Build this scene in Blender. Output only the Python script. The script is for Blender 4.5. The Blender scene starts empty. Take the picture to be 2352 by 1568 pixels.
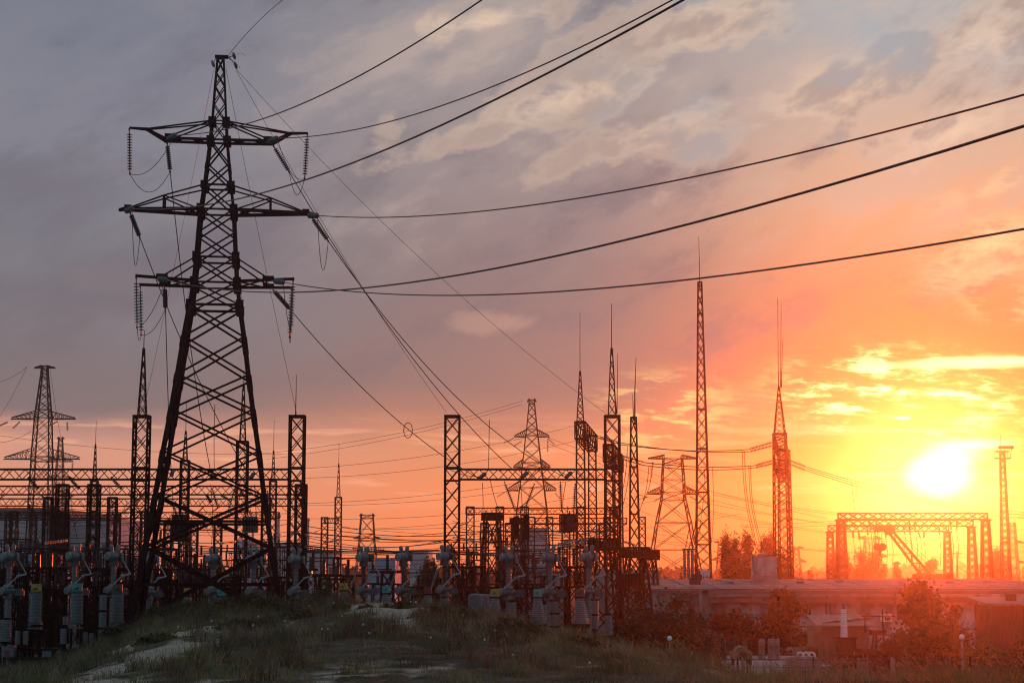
import bpy, math, random
import numpy as np
from mathutils import Vector, Matrix

random.seed(7)
RNG = np.random.default_rng(11)
SC = bpy.context.scene
COL = SC.collection
R = math.radians
PI = math.pi

# ------------------------------------------------------------------ camera
F = 4227.0            # focal length in units of the 2352-wide picture
HV = 1315.0           # row of the horizon in that picture
CZ = 5.5              # eye height above the yard
PITCH = math.atan((HV - 784.0) / F)
cd = bpy.data.cameras.new('camera')
cam = bpy.data.objects.new('camera', cd)
COL.objects.link(cam)
cam.location = (0, 0, CZ)
cam.rotation_euler = (PI / 2 + PITCH, 0, 0)
cd.sensor_width = 36.0
cd.lens = 36.0 * F / 2352.0
cd.clip_start = 0.5
cd.clip_end = 6000
SC.camera = cam
_cp, _sp = math.cos(PITCH), math.sin(PITCH)


def P(u, v, D):
    """the point at ground distance D seen in direction (u, v)"""
    x = (u - 1176.0) / F
    y = (784.0 - v) / F
    dy = -_sp * y + _cp
    dz = _cp * y + _sp
    t = D / dy
    return Vector((t * x, D, CZ + t * dz))


def proj(x, y, z):
    dz = z - CZ
    f = y * _cp + dz * _sp
    up = -y * _sp + dz * _cp
    return 1176.0 + F * x / f, 784.0 - F * up / f


# ------------------------------------------------------------------ materials
def lin(c):
    return tuple(((x / 255.0) / 12.92 if x / 255.0 <= 0.04045 else ((x / 255.0 + 0.055) / 1.055) ** 2.4) for x in c)


def mat(name, c1, c2=None, rough=0.7, metal=0.0, scale=3.0, bump=0.0, stretch=None, spec=None, trans=0.0, detail=6.0, lo=0.35, hi=0.65):
    m = bpy.data.materials.new(name)
    m.use_nodes = True
    nt = m.node_tree
    b = nt.nodes['Principled BSDF']
    c2 = c2 or c1
    tc = nt.nodes.new('ShaderNodeTexCoord')
    mp = nt.nodes.new('ShaderNodeMapping')
    nt.links.new(tc.outputs['Object'], mp.inputs['Vector'])
    if stretch:
        mp.inputs['Scale'].default_value = stretch
    no = nt.nodes.new('ShaderNodeTexNoise')
    no.inputs['Scale'].default_value = scale
    no.inputs['Detail'].default_value = detail
    nt.links.new(mp.outputs['Vector'], no.inputs['Vector'])
    rp = nt.nodes.new('ShaderNodeValToRGB')
    rp.color_ramp.elements[0].position = lo
    rp.color_ramp.elements[1].position = hi
    rp.color_ramp.elements[0].color = (*c1, 1)
    rp.color_ramp.elements[1].color = (*c2, 1)
    nt.links.new(no.outputs['Fac'], rp.inputs['Fac'])
    nt.links.new(rp.outputs['Color'], b.inputs['Base Color'])
    b.inputs['Roughness'].default_value = rough
    b.inputs['Metallic'].default_value = metal
    if trans:
        b.inputs['Transmission Weight'].default_value = trans
    if spec is not None:
        b.inputs['Specular IOR Level'].default_value = spec
    if bump:
        bp = nt.nodes.new('ShaderNodeBump')
        bp.inputs['Strength'].default_value = bump
        bp.inputs['Distance'].default_value = 0.05
        nt.links.new(no.outputs['Fac'], bp.inputs['Height'])
        nt.links.new(bp.outputs['Normal'], b.inputs['Normal'])
    return m


M = {}
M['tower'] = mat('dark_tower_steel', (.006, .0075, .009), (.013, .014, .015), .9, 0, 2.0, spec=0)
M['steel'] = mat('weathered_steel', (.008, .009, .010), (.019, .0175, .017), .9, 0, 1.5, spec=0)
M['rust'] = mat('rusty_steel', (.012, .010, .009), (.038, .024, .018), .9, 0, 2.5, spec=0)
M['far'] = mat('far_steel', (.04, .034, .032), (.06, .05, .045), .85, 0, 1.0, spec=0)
M['wire'] = mat('conductor_metal', (.02, .02, .022), (.03, .03, .032), .5, .4, 5)
M['galv'] = mat('galvanised_tube', (.19, .22, .24), (.28, .30, .31), .4, .4, 4)
M['porcelain'] = mat('pale_porcelain', (.095, .13, .14), (.155, .19, .195), .3, 0, 6)
M['porc_brown'] = mat('brown_porcelain', (.035, .018, .012), (.06, .03, .02), .2, 0, 6)
M['porc_dark'] = mat('dark_porcelain', (.016, .014, .014), (.03, .026, .024), .22, 0, 6)
M['glass'] = mat('toughened_glass', (.05, .10, .10), (.085, .14, .135), .2, 0, 8, trans=.05)
M['drum'] = mat('grey_enamel', (.075, .10, .11), (.13, .16, .17), .4, .1, 3)
M['tank'] = mat('blue_grey_enamel', (.035, .055, .065), (.06, .085, .095), .5, 0, 2)
M['yellow'] = mat('yellow_paint', (.26, .19, .03), (.38, .28, .055), .5, 0, 4)
M['ochre'] = mat('peeling_ochre_wall', (.13, .085, .035), (.24, .19, .13), .9, 0, 2.5)
M['teal'] = mat('teal_paint', (.01, .22, .20), (.02, .32, .28), .45, 0, 4)
M['red'] = mat('dark_red_paint', (.12, .012, .015), (.20, .025, .025), .5, 0, 4)
M['brown'] = mat('brown_paint', (.07, .045, .035), (.12, .075, .055), .6, 0, 4)
M['concrete'] = mat('weathered_concrete', (.15, .14, .13), (.30, .285, .27), .9, 0, 1.5, .3)
M['render_wall'] = mat('stained_wall_render', (.15, .135, .13), (.52, .50, .49), .95, 0, .9, .3, stretch=(1, 1, .55), detail=10)
M['fascia'] = mat('dark_fascia', (.10, .085, .08), (.16, .14, .13), .85, 0, .8)
M['roof'] = mat('bitumen_roof', (.10, .085, .08), (.20, .17, .16), .9, 0, .5, .3, stretch=(.25, 1, 1))
M['wood'] = mat('weathered_boards', (.035, .027, .022), (.09, .066, .05), .9, 0, 6, .3, stretch=(6, 6, .3))
M['corrugated'] = mat('corrugated_sheet', (.07, .06, .055), (.17, .15, .14), .6, .2, 5, .2, stretch=(6, 6, .3))
M['black'] = mat('black_scrap', (.015, .014, .014), (.03, .028, .026), .8)
M['white'] = mat('white_enamel', (.55, .56, .57), (.68, .68, .69), .5, 0, 5)
M['factory'] = mat('pale_cladding', (.30, .30, .34), (.40, .39, .42), .85, 0, .2)
M['factory_roof'] = mat('dark_factory_roof', (.05, .06, .07), (.08, .09, .10), .8, 0, .2)
M['blueclad'] = mat('blue_cladding', (.13, .24, .33), (.20, .32, .42), .7, 0, .5)
M['stack'] = mat('chimney_concrete', (.24, .25, .30), (.34, .34, .38), .85, 0, .3)
M['bark'] = mat('bark', (.04, .03, .022), (.09, .068, .05), .95, 0, 5, .4)
M['road'] = mat('concrete_road', (.20, .19, .18), (.33, .31, .29), .9, 0, .8, .2)
M['pale_globe'] = mat('opal_globe', (.62, .62, .62), (.74, .74, .73), .25, 0, 6)


def leafmat(name, c1, c2, scale=.9, trl=.04):
    m = mat(name, c1, c2, .6, 0, scale, spec=.2)
    nt = m.node_tree
    b = nt.nodes['Principled BSDF']
    out = nt.nodes['Material Output']
    tr = nt.nodes.new('ShaderNodeBsdfTranslucent')
    rp = [n for n in nt.nodes if n.type == 'VALTORGB'][0]
    nt.links.new(rp.outputs['Color'], tr.inputs['Color'])
    mx = nt.nodes.new('ShaderNodeMixShader')
    mx.inputs[0].default_value = trl
    nt.links.new(b.outputs[0], mx.inputs[1])
    nt.links.new(tr.outputs[0], mx.inputs[2])
    nt.links.new(mx.outputs[0], out.inputs['Surface'])
    return m


M['leaf'] = leafmat('bush_leaves', (.028, .045, .016), (.06, .085, .03))
M['leaf_dark'] = leafmat('dark_bush_leaves', (.018, .028, .012), (.04, .055, .022))
M['leaf_light'] = leafmat('light_leaves', (.06, .085, .022), (.11, .13, .035))
M['poplar'] = leafmat('poplar_leaves', (.022, .03, .012), (.045, .052, .02), .9, .04)
M['grass'] = leafmat('green_grass_blades', (.055, .072, .026), (.20, .215, .085), .28, .2)
M['dry'] = leafmat('dry_grass_blades', (.065, .05, .034), (.30, .245, .165), .28, .2)
M['weed'] = leafmat('dark_wiry_weeds', (.028, .026, .016), (.105, .095, .055), .4, .1)
M['seed'] = leafmat('straw_seed_heads', (.22, .16, .10), (.32, .24, .15), 1.0, .3)
M['fluff'] = mat('white_seed_fluff', (.5, .5, .48), (.62, .62, .6), .9)


# ------------------------------------------------------------------ mesh builder
class MB:
    def __init__(s):
        s.v = []
        s.f = []

    def quadbox(s, pts):
        n = len(s.v)
        s.v.extend([tuple(p) for p in pts])
        s.f.extend([(n, n + 3, n + 2, n + 1), (n + 4, n + 5, n + 6, n + 7), (n, n + 1, n + 5, n + 4), (n + 1, n + 2, n + 6, n + 5), (n + 2, n + 3, n + 7, n + 6), (n + 3, n, n + 4, n + 7)])
        return s

    def bar(s, a, b, w, h=None, w2=None):
        a = Vector(a); b = Vector(b)
        h = h or w
        d = b - a
        if d.length < 1e-6:
            return s
        d.normalize()
        up = Vector((0, 0, 1)) if abs(d.z) < .93 else Vector((0, 1, 0))
        x = d.cross(up).normalized()
        y = x.cross(d)
        k = (w2 / w) if w2 else 1.0
        q = []
        for p, m in ((a, 1.0), (b, k)):
            for sx, sy in ((-1, -1), (1, -1), (1, 1), (-1, 1)):
                q.append(p + x * (sx * w * .5 * m) + y * (sy * h * .5 * m))
        return s.quadbox(q)

    def box(s, c, size, rz=0.0):
        cx, cy, cz = c
        hx, hy, hz = size[0] / 2, size[1] / 2, size[2] / 2
        cr, sr = math.cos(rz), math.sin(rz)
        q = []
        for dz in (-hz, hz):
            for dx, dy in ((-hx, -hy), (hx, -hy), (hx, hy), (-hx, hy)):
                q.append((cx + dx * cr - dy * sr, cy + dx * sr + dy * cr, cz + dz))
        return s.quadbox(q)

    def tube(s, pts, r, n=5, r2=None):
        pts = [Vector(p) for p in pts]
        base = len(s.v)
        m = len(pts)
        for i, p in enumerate(pts):
            d = (pts[min(i + 1, m - 1)] - pts[max(i - 1, 0)])
            d = d.normalized() if d.length > 1e-9 else Vector((0, 0, 1))
            up = Vector((0, 0, 1)) if abs(d.z) < .93 else Vector((0, 1, 0))
            x = d.cross(up).normalized()
            y = x.cross(d)
            rr = r if r2 is None else r + (r2 - r) * i / max(1, m - 1)
            for k in range(n):
                a = 2 * PI * k / n
                s.v.append(tuple(p + x * (rr * math.cos(a)) + y * (rr * math.sin(a))))
        for i in range(m - 1):
            for k in range(n):
                a0 = base + i * n + k
                a1 = base + i * n + (k + 1) % n
                s.f.append((a0, a1, a1 + n, a0 + n))
        s.f.append(tuple(base + k for k in range(n))[::-1])
        s.f.append(tuple(base + (m - 1) * n + k for k in range(n)))
        return s

    def lathe(s, a, b, prof, n=12):
        """profile [(t along a->b in metres, radius)] turned round the axis a->b"""
        a = Vector(a); b = Vector(b)
        d = (b - a).normalized()
        up = Vector((0, 0, 1)) if abs(d.z) < .93 else Vector((0, 1, 0))
        x = d.cross(up).normalized()
        y = x.cross(d)
        base = len(s.v)
        m = len(prof)
        for t, r in prof:
            for k in range(n):
                an = 2 * PI * k / n
                s.v.append(tuple(a + d * t + x * (r * math.cos(an)) + y * (r * math.sin(an))))
        for i in range(m - 1):
            for k in range(n):
                a0 = base + i * n + k
                a1 = base + i * n + (k + 1) % n
                s.f.append((a0, a1, a1 + n, a0 + n))
        s.f.append(tuple(base + k for k in range(n))[::-1])
        s.f.append(tuple(base + (m - 1) * n + k for k in range(n)))
        return s

    def build(s, name, material, parent=None, smooth=False):
        me = bpy.data.meshes.new(name)
        off = Vector((0, 0, 0))
        if parent is not None and parent.get('_world'):
            off = Vector(parent['_world'])
        vv = [(p[0] - off.x, p[1] - off.y, p[2] - off.z) for p in s.v] if off.length > 0 else s.v
        me.from_pydata(vv, [], s.f)
        me.materials.append(material)
        if smooth:
            me.polygons.foreach_set('use_smooth', [True] * len(me.polygons))
            try:
                me.set_sharp_from_angle(angle=R(38))
            except Exception:
                pass
        me.update()
        o = bpy.data.objects.new(name, me)
        COL.objects.link(o)
        if parent is not None:
            o.parent = parent
            if parent.get('_world'):
                o['_world'] = list(parent['_world'])
        return o


def tag(o, label=None, cat=None, group=None, kind=None):
    if label: o['label'] = label
    if cat: o['category'] = cat
    if group: o['group'] = group
    if kind: o['kind'] = kind
    return o


def thing(name, label, cat, loc, group=None, rz=0.0, world=True):
    o = bpy.data.objects.new(name, None)
    COL.objects.link(o)
    o.location = loc
    o.rotation_euler = (0, 0, rz)
    o.empty_display_size = .3
    tag(o, label, cat, group)
    if world:
        o['_world'] = [float(c) for c in loc]
    return o


def solo(name, mb, material, label, cat, group=None, smooth=False):
    """a thing that is one mesh, its origin at its own lowest middle"""
    xs = np.array(mb.v)
    c = Vector((float(xs[:, 0].mean()), float(xs[:, 1].mean()), float(xs[:, 2].min())))
    mb.v = [(p[0] - c.x, p[1] - c.y, p[2] - c.z) for p in mb.v]
    o = mb.build(name, material, None, smooth)
    o.location = c
    return tag(o, label, cat, group)


def struct(name, mb, material, smooth=False):
    return tag(mb.build(name, material, None, smooth), kind='structure')


def copy_tree(o, parent=None):
    c = o.copy()
    COL.objects.link(c)
    c.parent = parent
    for ch in [k for k in o.children]:
        copy_tree(ch, c)
    return c


ORD = ['first', 'second', 'third', 'fourth', 'fifth', 'sixth', 'seventh', 'eighth', 'ninth', 'tenth', 'eleventh', 'twelfth', 'thirteenth', 'fourteenth', 'fifteenth', 'sixteenth', 'seventeenth', 'eighteenth', 'nineteenth', 'twentieth', 'twenty-first', 'twenty-second', 'twenty-third', 'twenty-fourth', 'twenty-fifth', 'twenty-sixth', 'twenty-seventh', 'twenty-eighth', 'twenty-ninth', 'thirtieth']


# ------------------------------------------------------------------ terrain
CREST = [(-900, 1560, 95), (-400, 1560, 95), (0, 1560, 95), (150, 1524, 95), (290, 1464, 95), (340, 1426, 97), (430, 1399, 98), (600, 1396, 97), (750, 1390, 92), (860, 1384, 85), (960, 1388, 82),
         (1060, 1408, 78), (1200, 1436, 74), (1350, 1472, 70), (1500, 1506, 66), (1620, 1532, 62), (1720, 1560, 58), (1950, 1572, 55), (2352, 1568, 50), (2900, 1568, 50)]
_cu = np.array([c[0] for c in CREST], float)
_cv = np.array([c[1] for c in CREST], float)
_cD = np.array([c[2] for c in CREST], float)
_PL = [(-900, 2), (200, 2), (320, 9), (640, 10), (800, 6), (1000, 2), (2900, 2)]
_pu = np.array([p[0] for p in _PL], float)
_pl = np.array([p[1] for p in _PL], float)


def vnoise(x, y, seed=0):
    """smooth value noise on numpy arrays"""
    xi = np.floor(x).astype(np.int64); yi = np.floor(y).astype(np.int64)
    fx = x - xi; fy = y - yi
    fx = fx * fx * (3 - 2 * fx); fy = fy * fy * (3 - 2 * fy)

    def h(a, b):
        n = (a * 374761393 + b * 668265263 + seed * 144665) & 0x7fffffff
        n = ((n ^ (n >> 13)) * 1274126177) & 0x7fffffff
        n = n ^ (n >> 16)
        return (n & 0xffff) / 65535.0
    return (h(xi, yi) * (1 - fx) + h(xi + 1, yi) * fx) * (1 - fy) + (h(xi, yi + 1) * (1 - fx) + h(xi + 1, yi + 1) * fx) * fy


def fbm(x, y, seed=0, o=3):
    s = 0; a = .5; t = 0
    for k in range(o):
        s = s + a * vnoise(x * 2 ** k, y * 2 ** k, seed + k); t += a; a *= .5
    return s / t


def height(x, y):
    x = np.asarray(x, float); y = np.asarray(y, float)
    yy = np.maximum(y, 6.0)
    u = 1176.0 + F * x / yy
    # side fade for places the mound does not reach
    uc = np.clip(u, -880, 2880)
    vc = np.interp(uc, _cu, _cv); dc = np.interp(uc, _cu, _cD); pl = np.interp(uc, _pu, _pl)
    zc = CZ - (vc - HV) / F * dc
    D0 = 42.0
    z0 = CZ - (1575.0 - HV) / F * D0
    t = np.clip((yy - D0) / np.maximum(dc - D0, 1.0), 0, 1)
    zn = z0 + (zc - z0) * t
    b = np.clip((yy - dc - pl) / 11.0, 0, 1)
    b = b * b * (3 - 2 * b)
    zf = zc * (1 - b)
    z = np.where(yy < dc, zn, zf)
    near = np.clip((D0 - y) / 30.0, 0, 1)
    z = np.where(y < D0, z0 + near * .7, z)
    side = np.clip((np.abs(x) - 40.0) / 30.0, 0, 1)
    side = side * side * (3 - 2 * side)
    z = z * (1 - side)
    bump = (fbm(x * .35, y * .35, 3) - .5) * .55 + (fbm(x * 1.3, y * 1.3, 9, 2) - .5) * .16
    amp = np.clip(z / 1.5, 0, 1) * np.where(y < 30, .3, 1.0)
    return z + bump * amp


def hz(x, y):
    return float(height(np.array([x]), np.array([y]))[0])


def sandmask(x, y, z):
    u, v = proj(x, y, z)
    n = (fbm(x * .5, y * .25, 21, 4) - .5)
    n2 = (fbm(x * 1.6, y * .9, 33, 3) - .5)
    m = np.zeros_like(x)

    def ell(cu, cv, ru, rv, rot=0.0):
        du = u - cu; dv = v - cv
        c, s = math.cos(rot), math.sin(rot)
        a = (du * c + dv * s) / ru; b = (-du * s + dv * c) / rv
        return 1.25 - np.sqrt(a * a + b * b)
    m = np.maximum(m, ell(860, 1396, 120, 20) * 1.25)
    m = np.maximum(m, ell(900, 1418, 70, 14, .2))
    m = np.maximum(m, ell(300, 1530, 260, 40, -.36))
    m = np.maximum(m, ell(440, 1452, 95, 13, -.25))
    n3 = (fbm(x * .22, y * .12, 44, 2) - .5)
    return np.clip(m * .9 + n * 1.7 + n2 * 1.0 + n3 * .8 - .12, 0, 1)


def build_ground():
    gx = np.concatenate([np.array([-560, -400, -250, -160, -110, -80]), np.arange(-60, -28, 2.0), np.arange(-28, 28, .4), np.arange(28, 61, 2.0), np.array([80, 110, 160, 250, 400, 560])])
    gy = np.concatenate([np.array([-70, -30, -10]), np.arange(0, 40, 3.0), np.arange(40, 112, .45), np.arange(112, 150, 3.0), np.array([165, 185, 215, 260, 330, 420, 540, 700, 800])])
    X, Y = np.meshgrid(gx, gy)
    Z = height(X, Y)
    S = sandmask(X, Y, Z)
    S = np.where((Y > 30) & (Y < 112), S, 0)
    n, m = X.shape
    co = np.stack([X.ravel(), Y.ravel(), Z.ravel()], 1)
    idx = np.arange(n * m).reshape(n, m)
    q = np.stack([idx[:-1, :-1].ravel(), idx[:-1, 1:].ravel(), idx[1:, 1:].ravel(), idx[1:, :-1].ravel()], 1)
    me = bpy.data.meshes.new('ground')
    me.from_pydata(co.tolist(), [], q.tolist())
    at = me.attributes.new('sand', 'FLOAT', 'POINT')
    at.data.foreach_set('value', S.ravel().astype(np.float32))
    me.polygons.foreach_set('use_smooth', [True] * len(me.polygons))
    m_ = bpy.data.materials.new('yard_soil')
    m_.use_nodes = True
    nt = m_.node_tree
    b = nt.nodes['Principled BSDF']
    tc = nt.nodes.new('ShaderNodeTexCoord')
    n1 = nt.nodes.new('ShaderNodeTexNoise'); n1.inputs['Scale'].default_value = 1.1; n1.inputs['Detail'].default_value = 8; n1.inputs['Roughness'].default_value = .68
    n2 = nt.nodes.new('ShaderNodeTexNoise'); n2.inputs['Scale'].default_value = 6.0; n2.inputs['Detail'].default_value = 5
    for nn in (n1, n2): nt.links.new(tc.outputs['Object'], nn.inputs['Vector'])
    r1 = nt.nodes.new('ShaderNodeValToRGB')
    r1.color_ramp.elements[0].position = .38; r1.color_ramp.elements[0].color = (.032, .027, .02, 1)
    r1.color_ramp.elements[1].position = .66; r1.color_ramp.elements[1].color = (.12, .10, .075, 1)
    e = r1.color_ramp.elements.new(.52); e.color = (.06, .055, .036, 1)
    nt.links.new(n1.outputs['Fac'], r1.inputs['Fac'])
    r2 = nt.nodes.new('ShaderNodeValToRGB')
    r2.color_ramp.elements[0].position = .3; r2.color_ramp.elements[0].color = (.22, .185, .14, 1)
    r2.color_ramp.elements[1].position = .7; r2.color_ramp.elements[1].color = (.40, .345, .275, 1)
    nt.links.new(n2.outputs['Fac'], r2.inputs['Fac'])
    a = nt.nodes.new('ShaderNodeAttribute'); a.attribute_name = 'sand'
    ad = nt.nodes.new('ShaderNodeMath'); ad.operation = 'MULTIPLY_ADD'
    nt.links.new(n1.outputs['Fac'], ad.inputs[0]); ad.inputs[1].default_value = 1.4
    nt.links.new(a.outputs['Fac'], ad.inputs[2])
    mr = nt.nodes.new('ShaderNodeMapRange'); mr.inputs['From Min'].default_value = 1.0; mr.inputs['From Max'].default_value = 1.3
    nt.links.new(ad.outputs[0], mr.inputs['Value'])
    mx = nt.nodes.new('ShaderNodeMix'); mx.data_type = 'RGBA'
    nt.links.new(mr.outputs[0], mx.inputs[0]); nt.links.new(r1.outputs[0], mx.inputs[6]); nt.links.new(r2.outputs[0], mx.inputs[7])
    nt.links.new(mx.outputs[2], b.inputs['Base Color'])
    b.inputs['Roughness'].default_value = .95
    b.inputs['Specular IOR Level'].default_value = .1
    bp = nt.nodes.new('ShaderNodeBump'); bp.inputs['Strength'].default_value = .7; bp.inputs['Distance'].default_value = .12
    nt.links.new(n2.outputs['Fac'], bp.inputs['Height']); nt.links.new(bp.outputs['Normal'], b.inputs['Normal'])
    me.materials.append(m_)
    o = bpy.data.objects.new('ground', me)
    COL.objects.link(o)
    tag(o, kind='structure')


build_ground()


def tri_mesh(name, co, faces_n, material, kind, label=None, cat=None, group=None, parent=None):
    """co: (N*k,3) vertices of N separate little faces with k corners each"""
    k = faces_n
    n = len(co) // k
    me = bpy.data.meshes.new(name)
    me.vertices.add(len(co)); me.vertices.foreach_set('co', co.astype(np.float32).ravel())
    me.loops.add(n * k); me.loops.foreach_set('vertex_index', np.arange(n * k, dtype=np.int32))
    me.polygons.add(n)
    me.polygons.foreach_set('loop_start', np.arange(0, n * k, k, dtype=np.int32))
    me.polygons.foreach_set('loop_total', np.full(n, k, dtype=np.int32))
    me.materials.append(material)
    me.update(calc_edges=True)
    o = bpy.data.objects.new(name, me)
    COL.objects.link(o)
    if parent is not None: o.parent = parent
    if kind: tag(o, kind=kind)
    return tag(o, label, cat, group)


def blades(px, py, hgt, wid, bend):
    """grass blades: narrow bent triangles pairs -> two triangles (quad + tip) per blade"""
    n = len(px)
    pz = height(px, py) - .03
    a = RNG.uniform(0, 2 * PI, n)
    dx, dy = np.cos(a), np.sin(a)
    la = RNG.uniform(0, 2 * PI, n)
    lx, ly = np.cos(la) * bend * hgt, np.sin(la) * bend * hgt
    b0 = np.stack([px - dx * wid, py - dy * wid, pz], 1)
    b1 = np.stack([px + dx * wid, py + dy * wid, pz], 1)
    mx, my, mz = px + lx * .35, py + ly * .35, pz + hgt * .6
    c0 = np.stack([mx - dx * wid * .7, my - dy * wid * .7, mz], 1)
    c1 = np.stack([mx + dx * wid * .7, my + dy * wid * .7, mz], 1)
    t0 = np.stack([px + lx - dx * wid * .12, py + ly - dy * wid * .12, pz + hgt], 1)
    t1 = np.stack([px + lx + dx * wid * .12, py + ly + dy * wid * .12, pz + hgt], 1)
    q1 = np.stack([b0, b1, c1, c0], 1); q2 = np.stack([c0, c1, t1, t0], 1)
    return np.concatenate([q1, q2], 0).reshape(-1, 3)


def build_grass():
    N = 420000
    D = 40 + (112 - 40) * RNG.random(N) ** .85
    s = RNG.uniform(-.31, .31, N)
    x = s * D
    u = 1176 + F * s
    dc = np.interp(u, _cu, _cD)
    keep = D < dc + 7
    x, D, u = x[keep], D[keep], u[keep]
    z = height(x, D)
    sm = sandmask(x, D, z)
    patch = fbm(x * .45, D * .3, 51, 4)
    dens = np.clip((patch - .28) * 3.0, .10, 1.0) * (1 - np.clip(sm * 1.5, 0, .97))
    keep = RNG.random(len(x)) < dens
    x, D, u, patch = x[keep], D[keep], u[keep], patch[keep]
    tall = fbm(x * .8, D * .5, 77, 3)
    right = np.clip((u - 950) / 400, 0, 1)
    h = (.09 + .36 * np.clip((tall - .38) * 2.8, 0, 1.3) ** 1.3) * RNG.uniform(.5, 1.3, len(x)) * (.72 + .43 * right)
    w = RNG.uniform(.006, .014, len(x))
    g = fbm(x * .3 + 40, D * .22, 91, 3) + .18 * right + RNG.normal(0, .09, len(x))
    gr = g > .52
    co = blades(x[gr], D[gr], h[gr], w[gr], RNG.uniform(.1, .7, gr.sum()))
    tri_mesh('grass', co, 4, M['grass'], 'stuff')
    dr = ~gr
    co = blades(x[dr], D[dr], h[dr] * .95, w[dr] * .8, RNG.uniform(.1, .6, dr.sum()))
    tri_mesh('dry_grass', co, 4, M['dry'], 'stuff')
    # shaggy tufts
    for nm, mt, nt_, lo_, hi_ in (('tufted_grass', 'grass', 1500, .22, .52), ('tufted_dry_grass', 'dry', 1100, .22, .62), ('wiry_weeds', 'weed', 3400, .25, .80)):
        tD = 42 + 70 * RNG.random(nt_) ** .8; ts = RNG.uniform(-.31, .31, nt_); tx = ts * tD
        tu = 1176 + F * ts
        k_ = tD < np.interp(tu, _cu, _cD) + 6
        tz = height(tx, tD); k_ &= (RNG.random(nt_) > sandmask(tx, tD, tz) * 1.25) & (fbm(tx * .25, tD * .18, 61, 3) > .42)
        tx, tD = tx[k_], tD[k_]
        if mt == 'weed':
            uu_ = 1176 + F * tx / tD
            q_ = (uu_ < 1250) & (RNG.random(len(tx)) < np.where(tD > np.interp(uu_, _cu, _cD) - 24, 1.0, .45))
            tx, tD = tx[q_], tD[q_]
        nb_ = 34
        sp = np.repeat(RNG.uniform(.08, .32, len(tx)), nb_)
        bx = np.repeat(tx, nb_) + RNG.normal(size=len(sp)) * sp; by = np.repeat(tD, nb_) + RNG.normal(size=len(sp)) * sp
        hh_ = np.repeat(RNG.uniform(lo_, hi_, len(tx)), nb_) * RNG.uniform(.5, 1.2, len(sp))
        tri_mesh(nm, blades(bx, by, hh_, RNG.uniform(.006, .013, len(sp)), RNG.uniform(.2, .8, len(sp))), 4, M[mt], 'stuff')
    # taller straw stems with nodding seed heads on the slope to the right
    n = 170
    uu = RNG.uniform(1080, 2352, n); s = (uu - 1176) / F
    dd = np.interp(uu, _cu, _cD) * RNG.uniform(.62, 1.02, n)
    mb = MB(); hd = MB()
    for i in range(n):
        xx, yy = s[i] * dd[i], dd[i]
        zz = hz(xx, yy)
        hh = random.uniform(.4, .75)
        lean = random.uniform(-.35, .12)
        p0 = Vector((xx, yy, zz)); p1 = p0 + Vector((lean * .3, 0, hh * .6)); p2 = p0 + Vector((lean * .75, 0, hh))
        mb.bar(p0, p1, .007); mb.bar(p1, p2, .006)
        p3 = p2 + Vector((lean * .5 - .02, 0, random.uniform(.08, .16)))
        hd.lathe(p2, p3, [(0, .006), ((p3 - p2).length * .35, .016), ((p3 - p2).length * .8, .011), ((p3 - p2).length, .002)], 5)
    tag(mb.build('straw_grass', M['dry']), kind='stuff')
    tag(hd.build('seed_head_grass', M['seed']), kind='stuff')
    # white seed fluff among the weeds
    fl = MB()
    for k in range(26):
        uu = random.choice([random.gauss(740, 60), random.gauss(1010, 160), random.uniform(300, 1600), random.gauss(880, 200)])
        s_ = (uu - 1176) / F
        dd = float(np.interp(uu, _cu, _cD)) * random.uniform(.6, .98)
        c = Vector((s_ * dd, dd, hz(s_ * dd, dd) + random.uniform(.2, .5)))
        r = random.uniform(.022, .042)
        fl.lathe(c - Vector((0, 0, r)), c + Vector((0, 0, r)), [(0, r * .3), (r * .5, r * .9), (r, r), (r * 1.5, r * .9), (2 * r, r * .3)], 7)
    tag(fl.build('thistle_fluff_weeds', M['fluff']), kind='stuff')


build_grass()

# ------------------------------------------------------------------ lattice helpers


def lattice(mb, lo, hi, w, n=1, cross='X', horiz=False):
    """bracing on the four sides between the corner rings lo and hi (each 4 points in order)"""
    for i in range(4):
        a0, a1 = Vector(lo[i]), Vector(lo[(i + 1) % 4])
        b0, b1 = Vector(hi[i]), Vector(hi[(i + 1) % 4])
        for k in range(n):
            t0, t1 = k / n, (k + 1) / n
            p0, p1 = a0.lerp(b0, t0), a1.lerp(b1, t0)
            q0, q1 = a0.lerp(b0, t1), a1.lerp(b1, t1)
            if cross == 'X':
                mb.bar(p0, q1, w); mb.bar(p1, q0, w)
            elif (k + i) % 2 == 0:
                mb.bar(p0, q1, w)
            else:
                mb.bar(p1, q0, w)
            if horiz:
                mb.bar(q0, q1, w)


def ring(cx, cy, z, hw, hd=None, rz=0.0):
    hd = hd or hw
    c, s = math.cos(rz), math.sin(rz)
    return [Vector((cx + dx * c - dy * s, cy + dx * s + dy * c, z)) for dx, dy in ((-hw, -hd), (hw, -hd), (hw, hd), (-hw, hd))]


def shaft(mb, cx, cy, z0, z1, hw0, hw1, legw, brw, n, cross='X', rz=0.0, caps=True):
    """a straight or tapering four-legged lattice shaft"""
    lo, hi = ring(cx, cy, z0, hw0, rz=rz), ring(cx, cy, z1, hw1, rz=rz)
    for i in range(4):
        mb.bar(lo[i], hi[i], legw)
    lattice(mb, lo, hi, brw, n, cross)
    if caps:
        for r_ in (lo, hi):
            for i in range(4):
                mb.bar(r_[i], r_[(i + 1) % 4], legw * .9)


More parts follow.
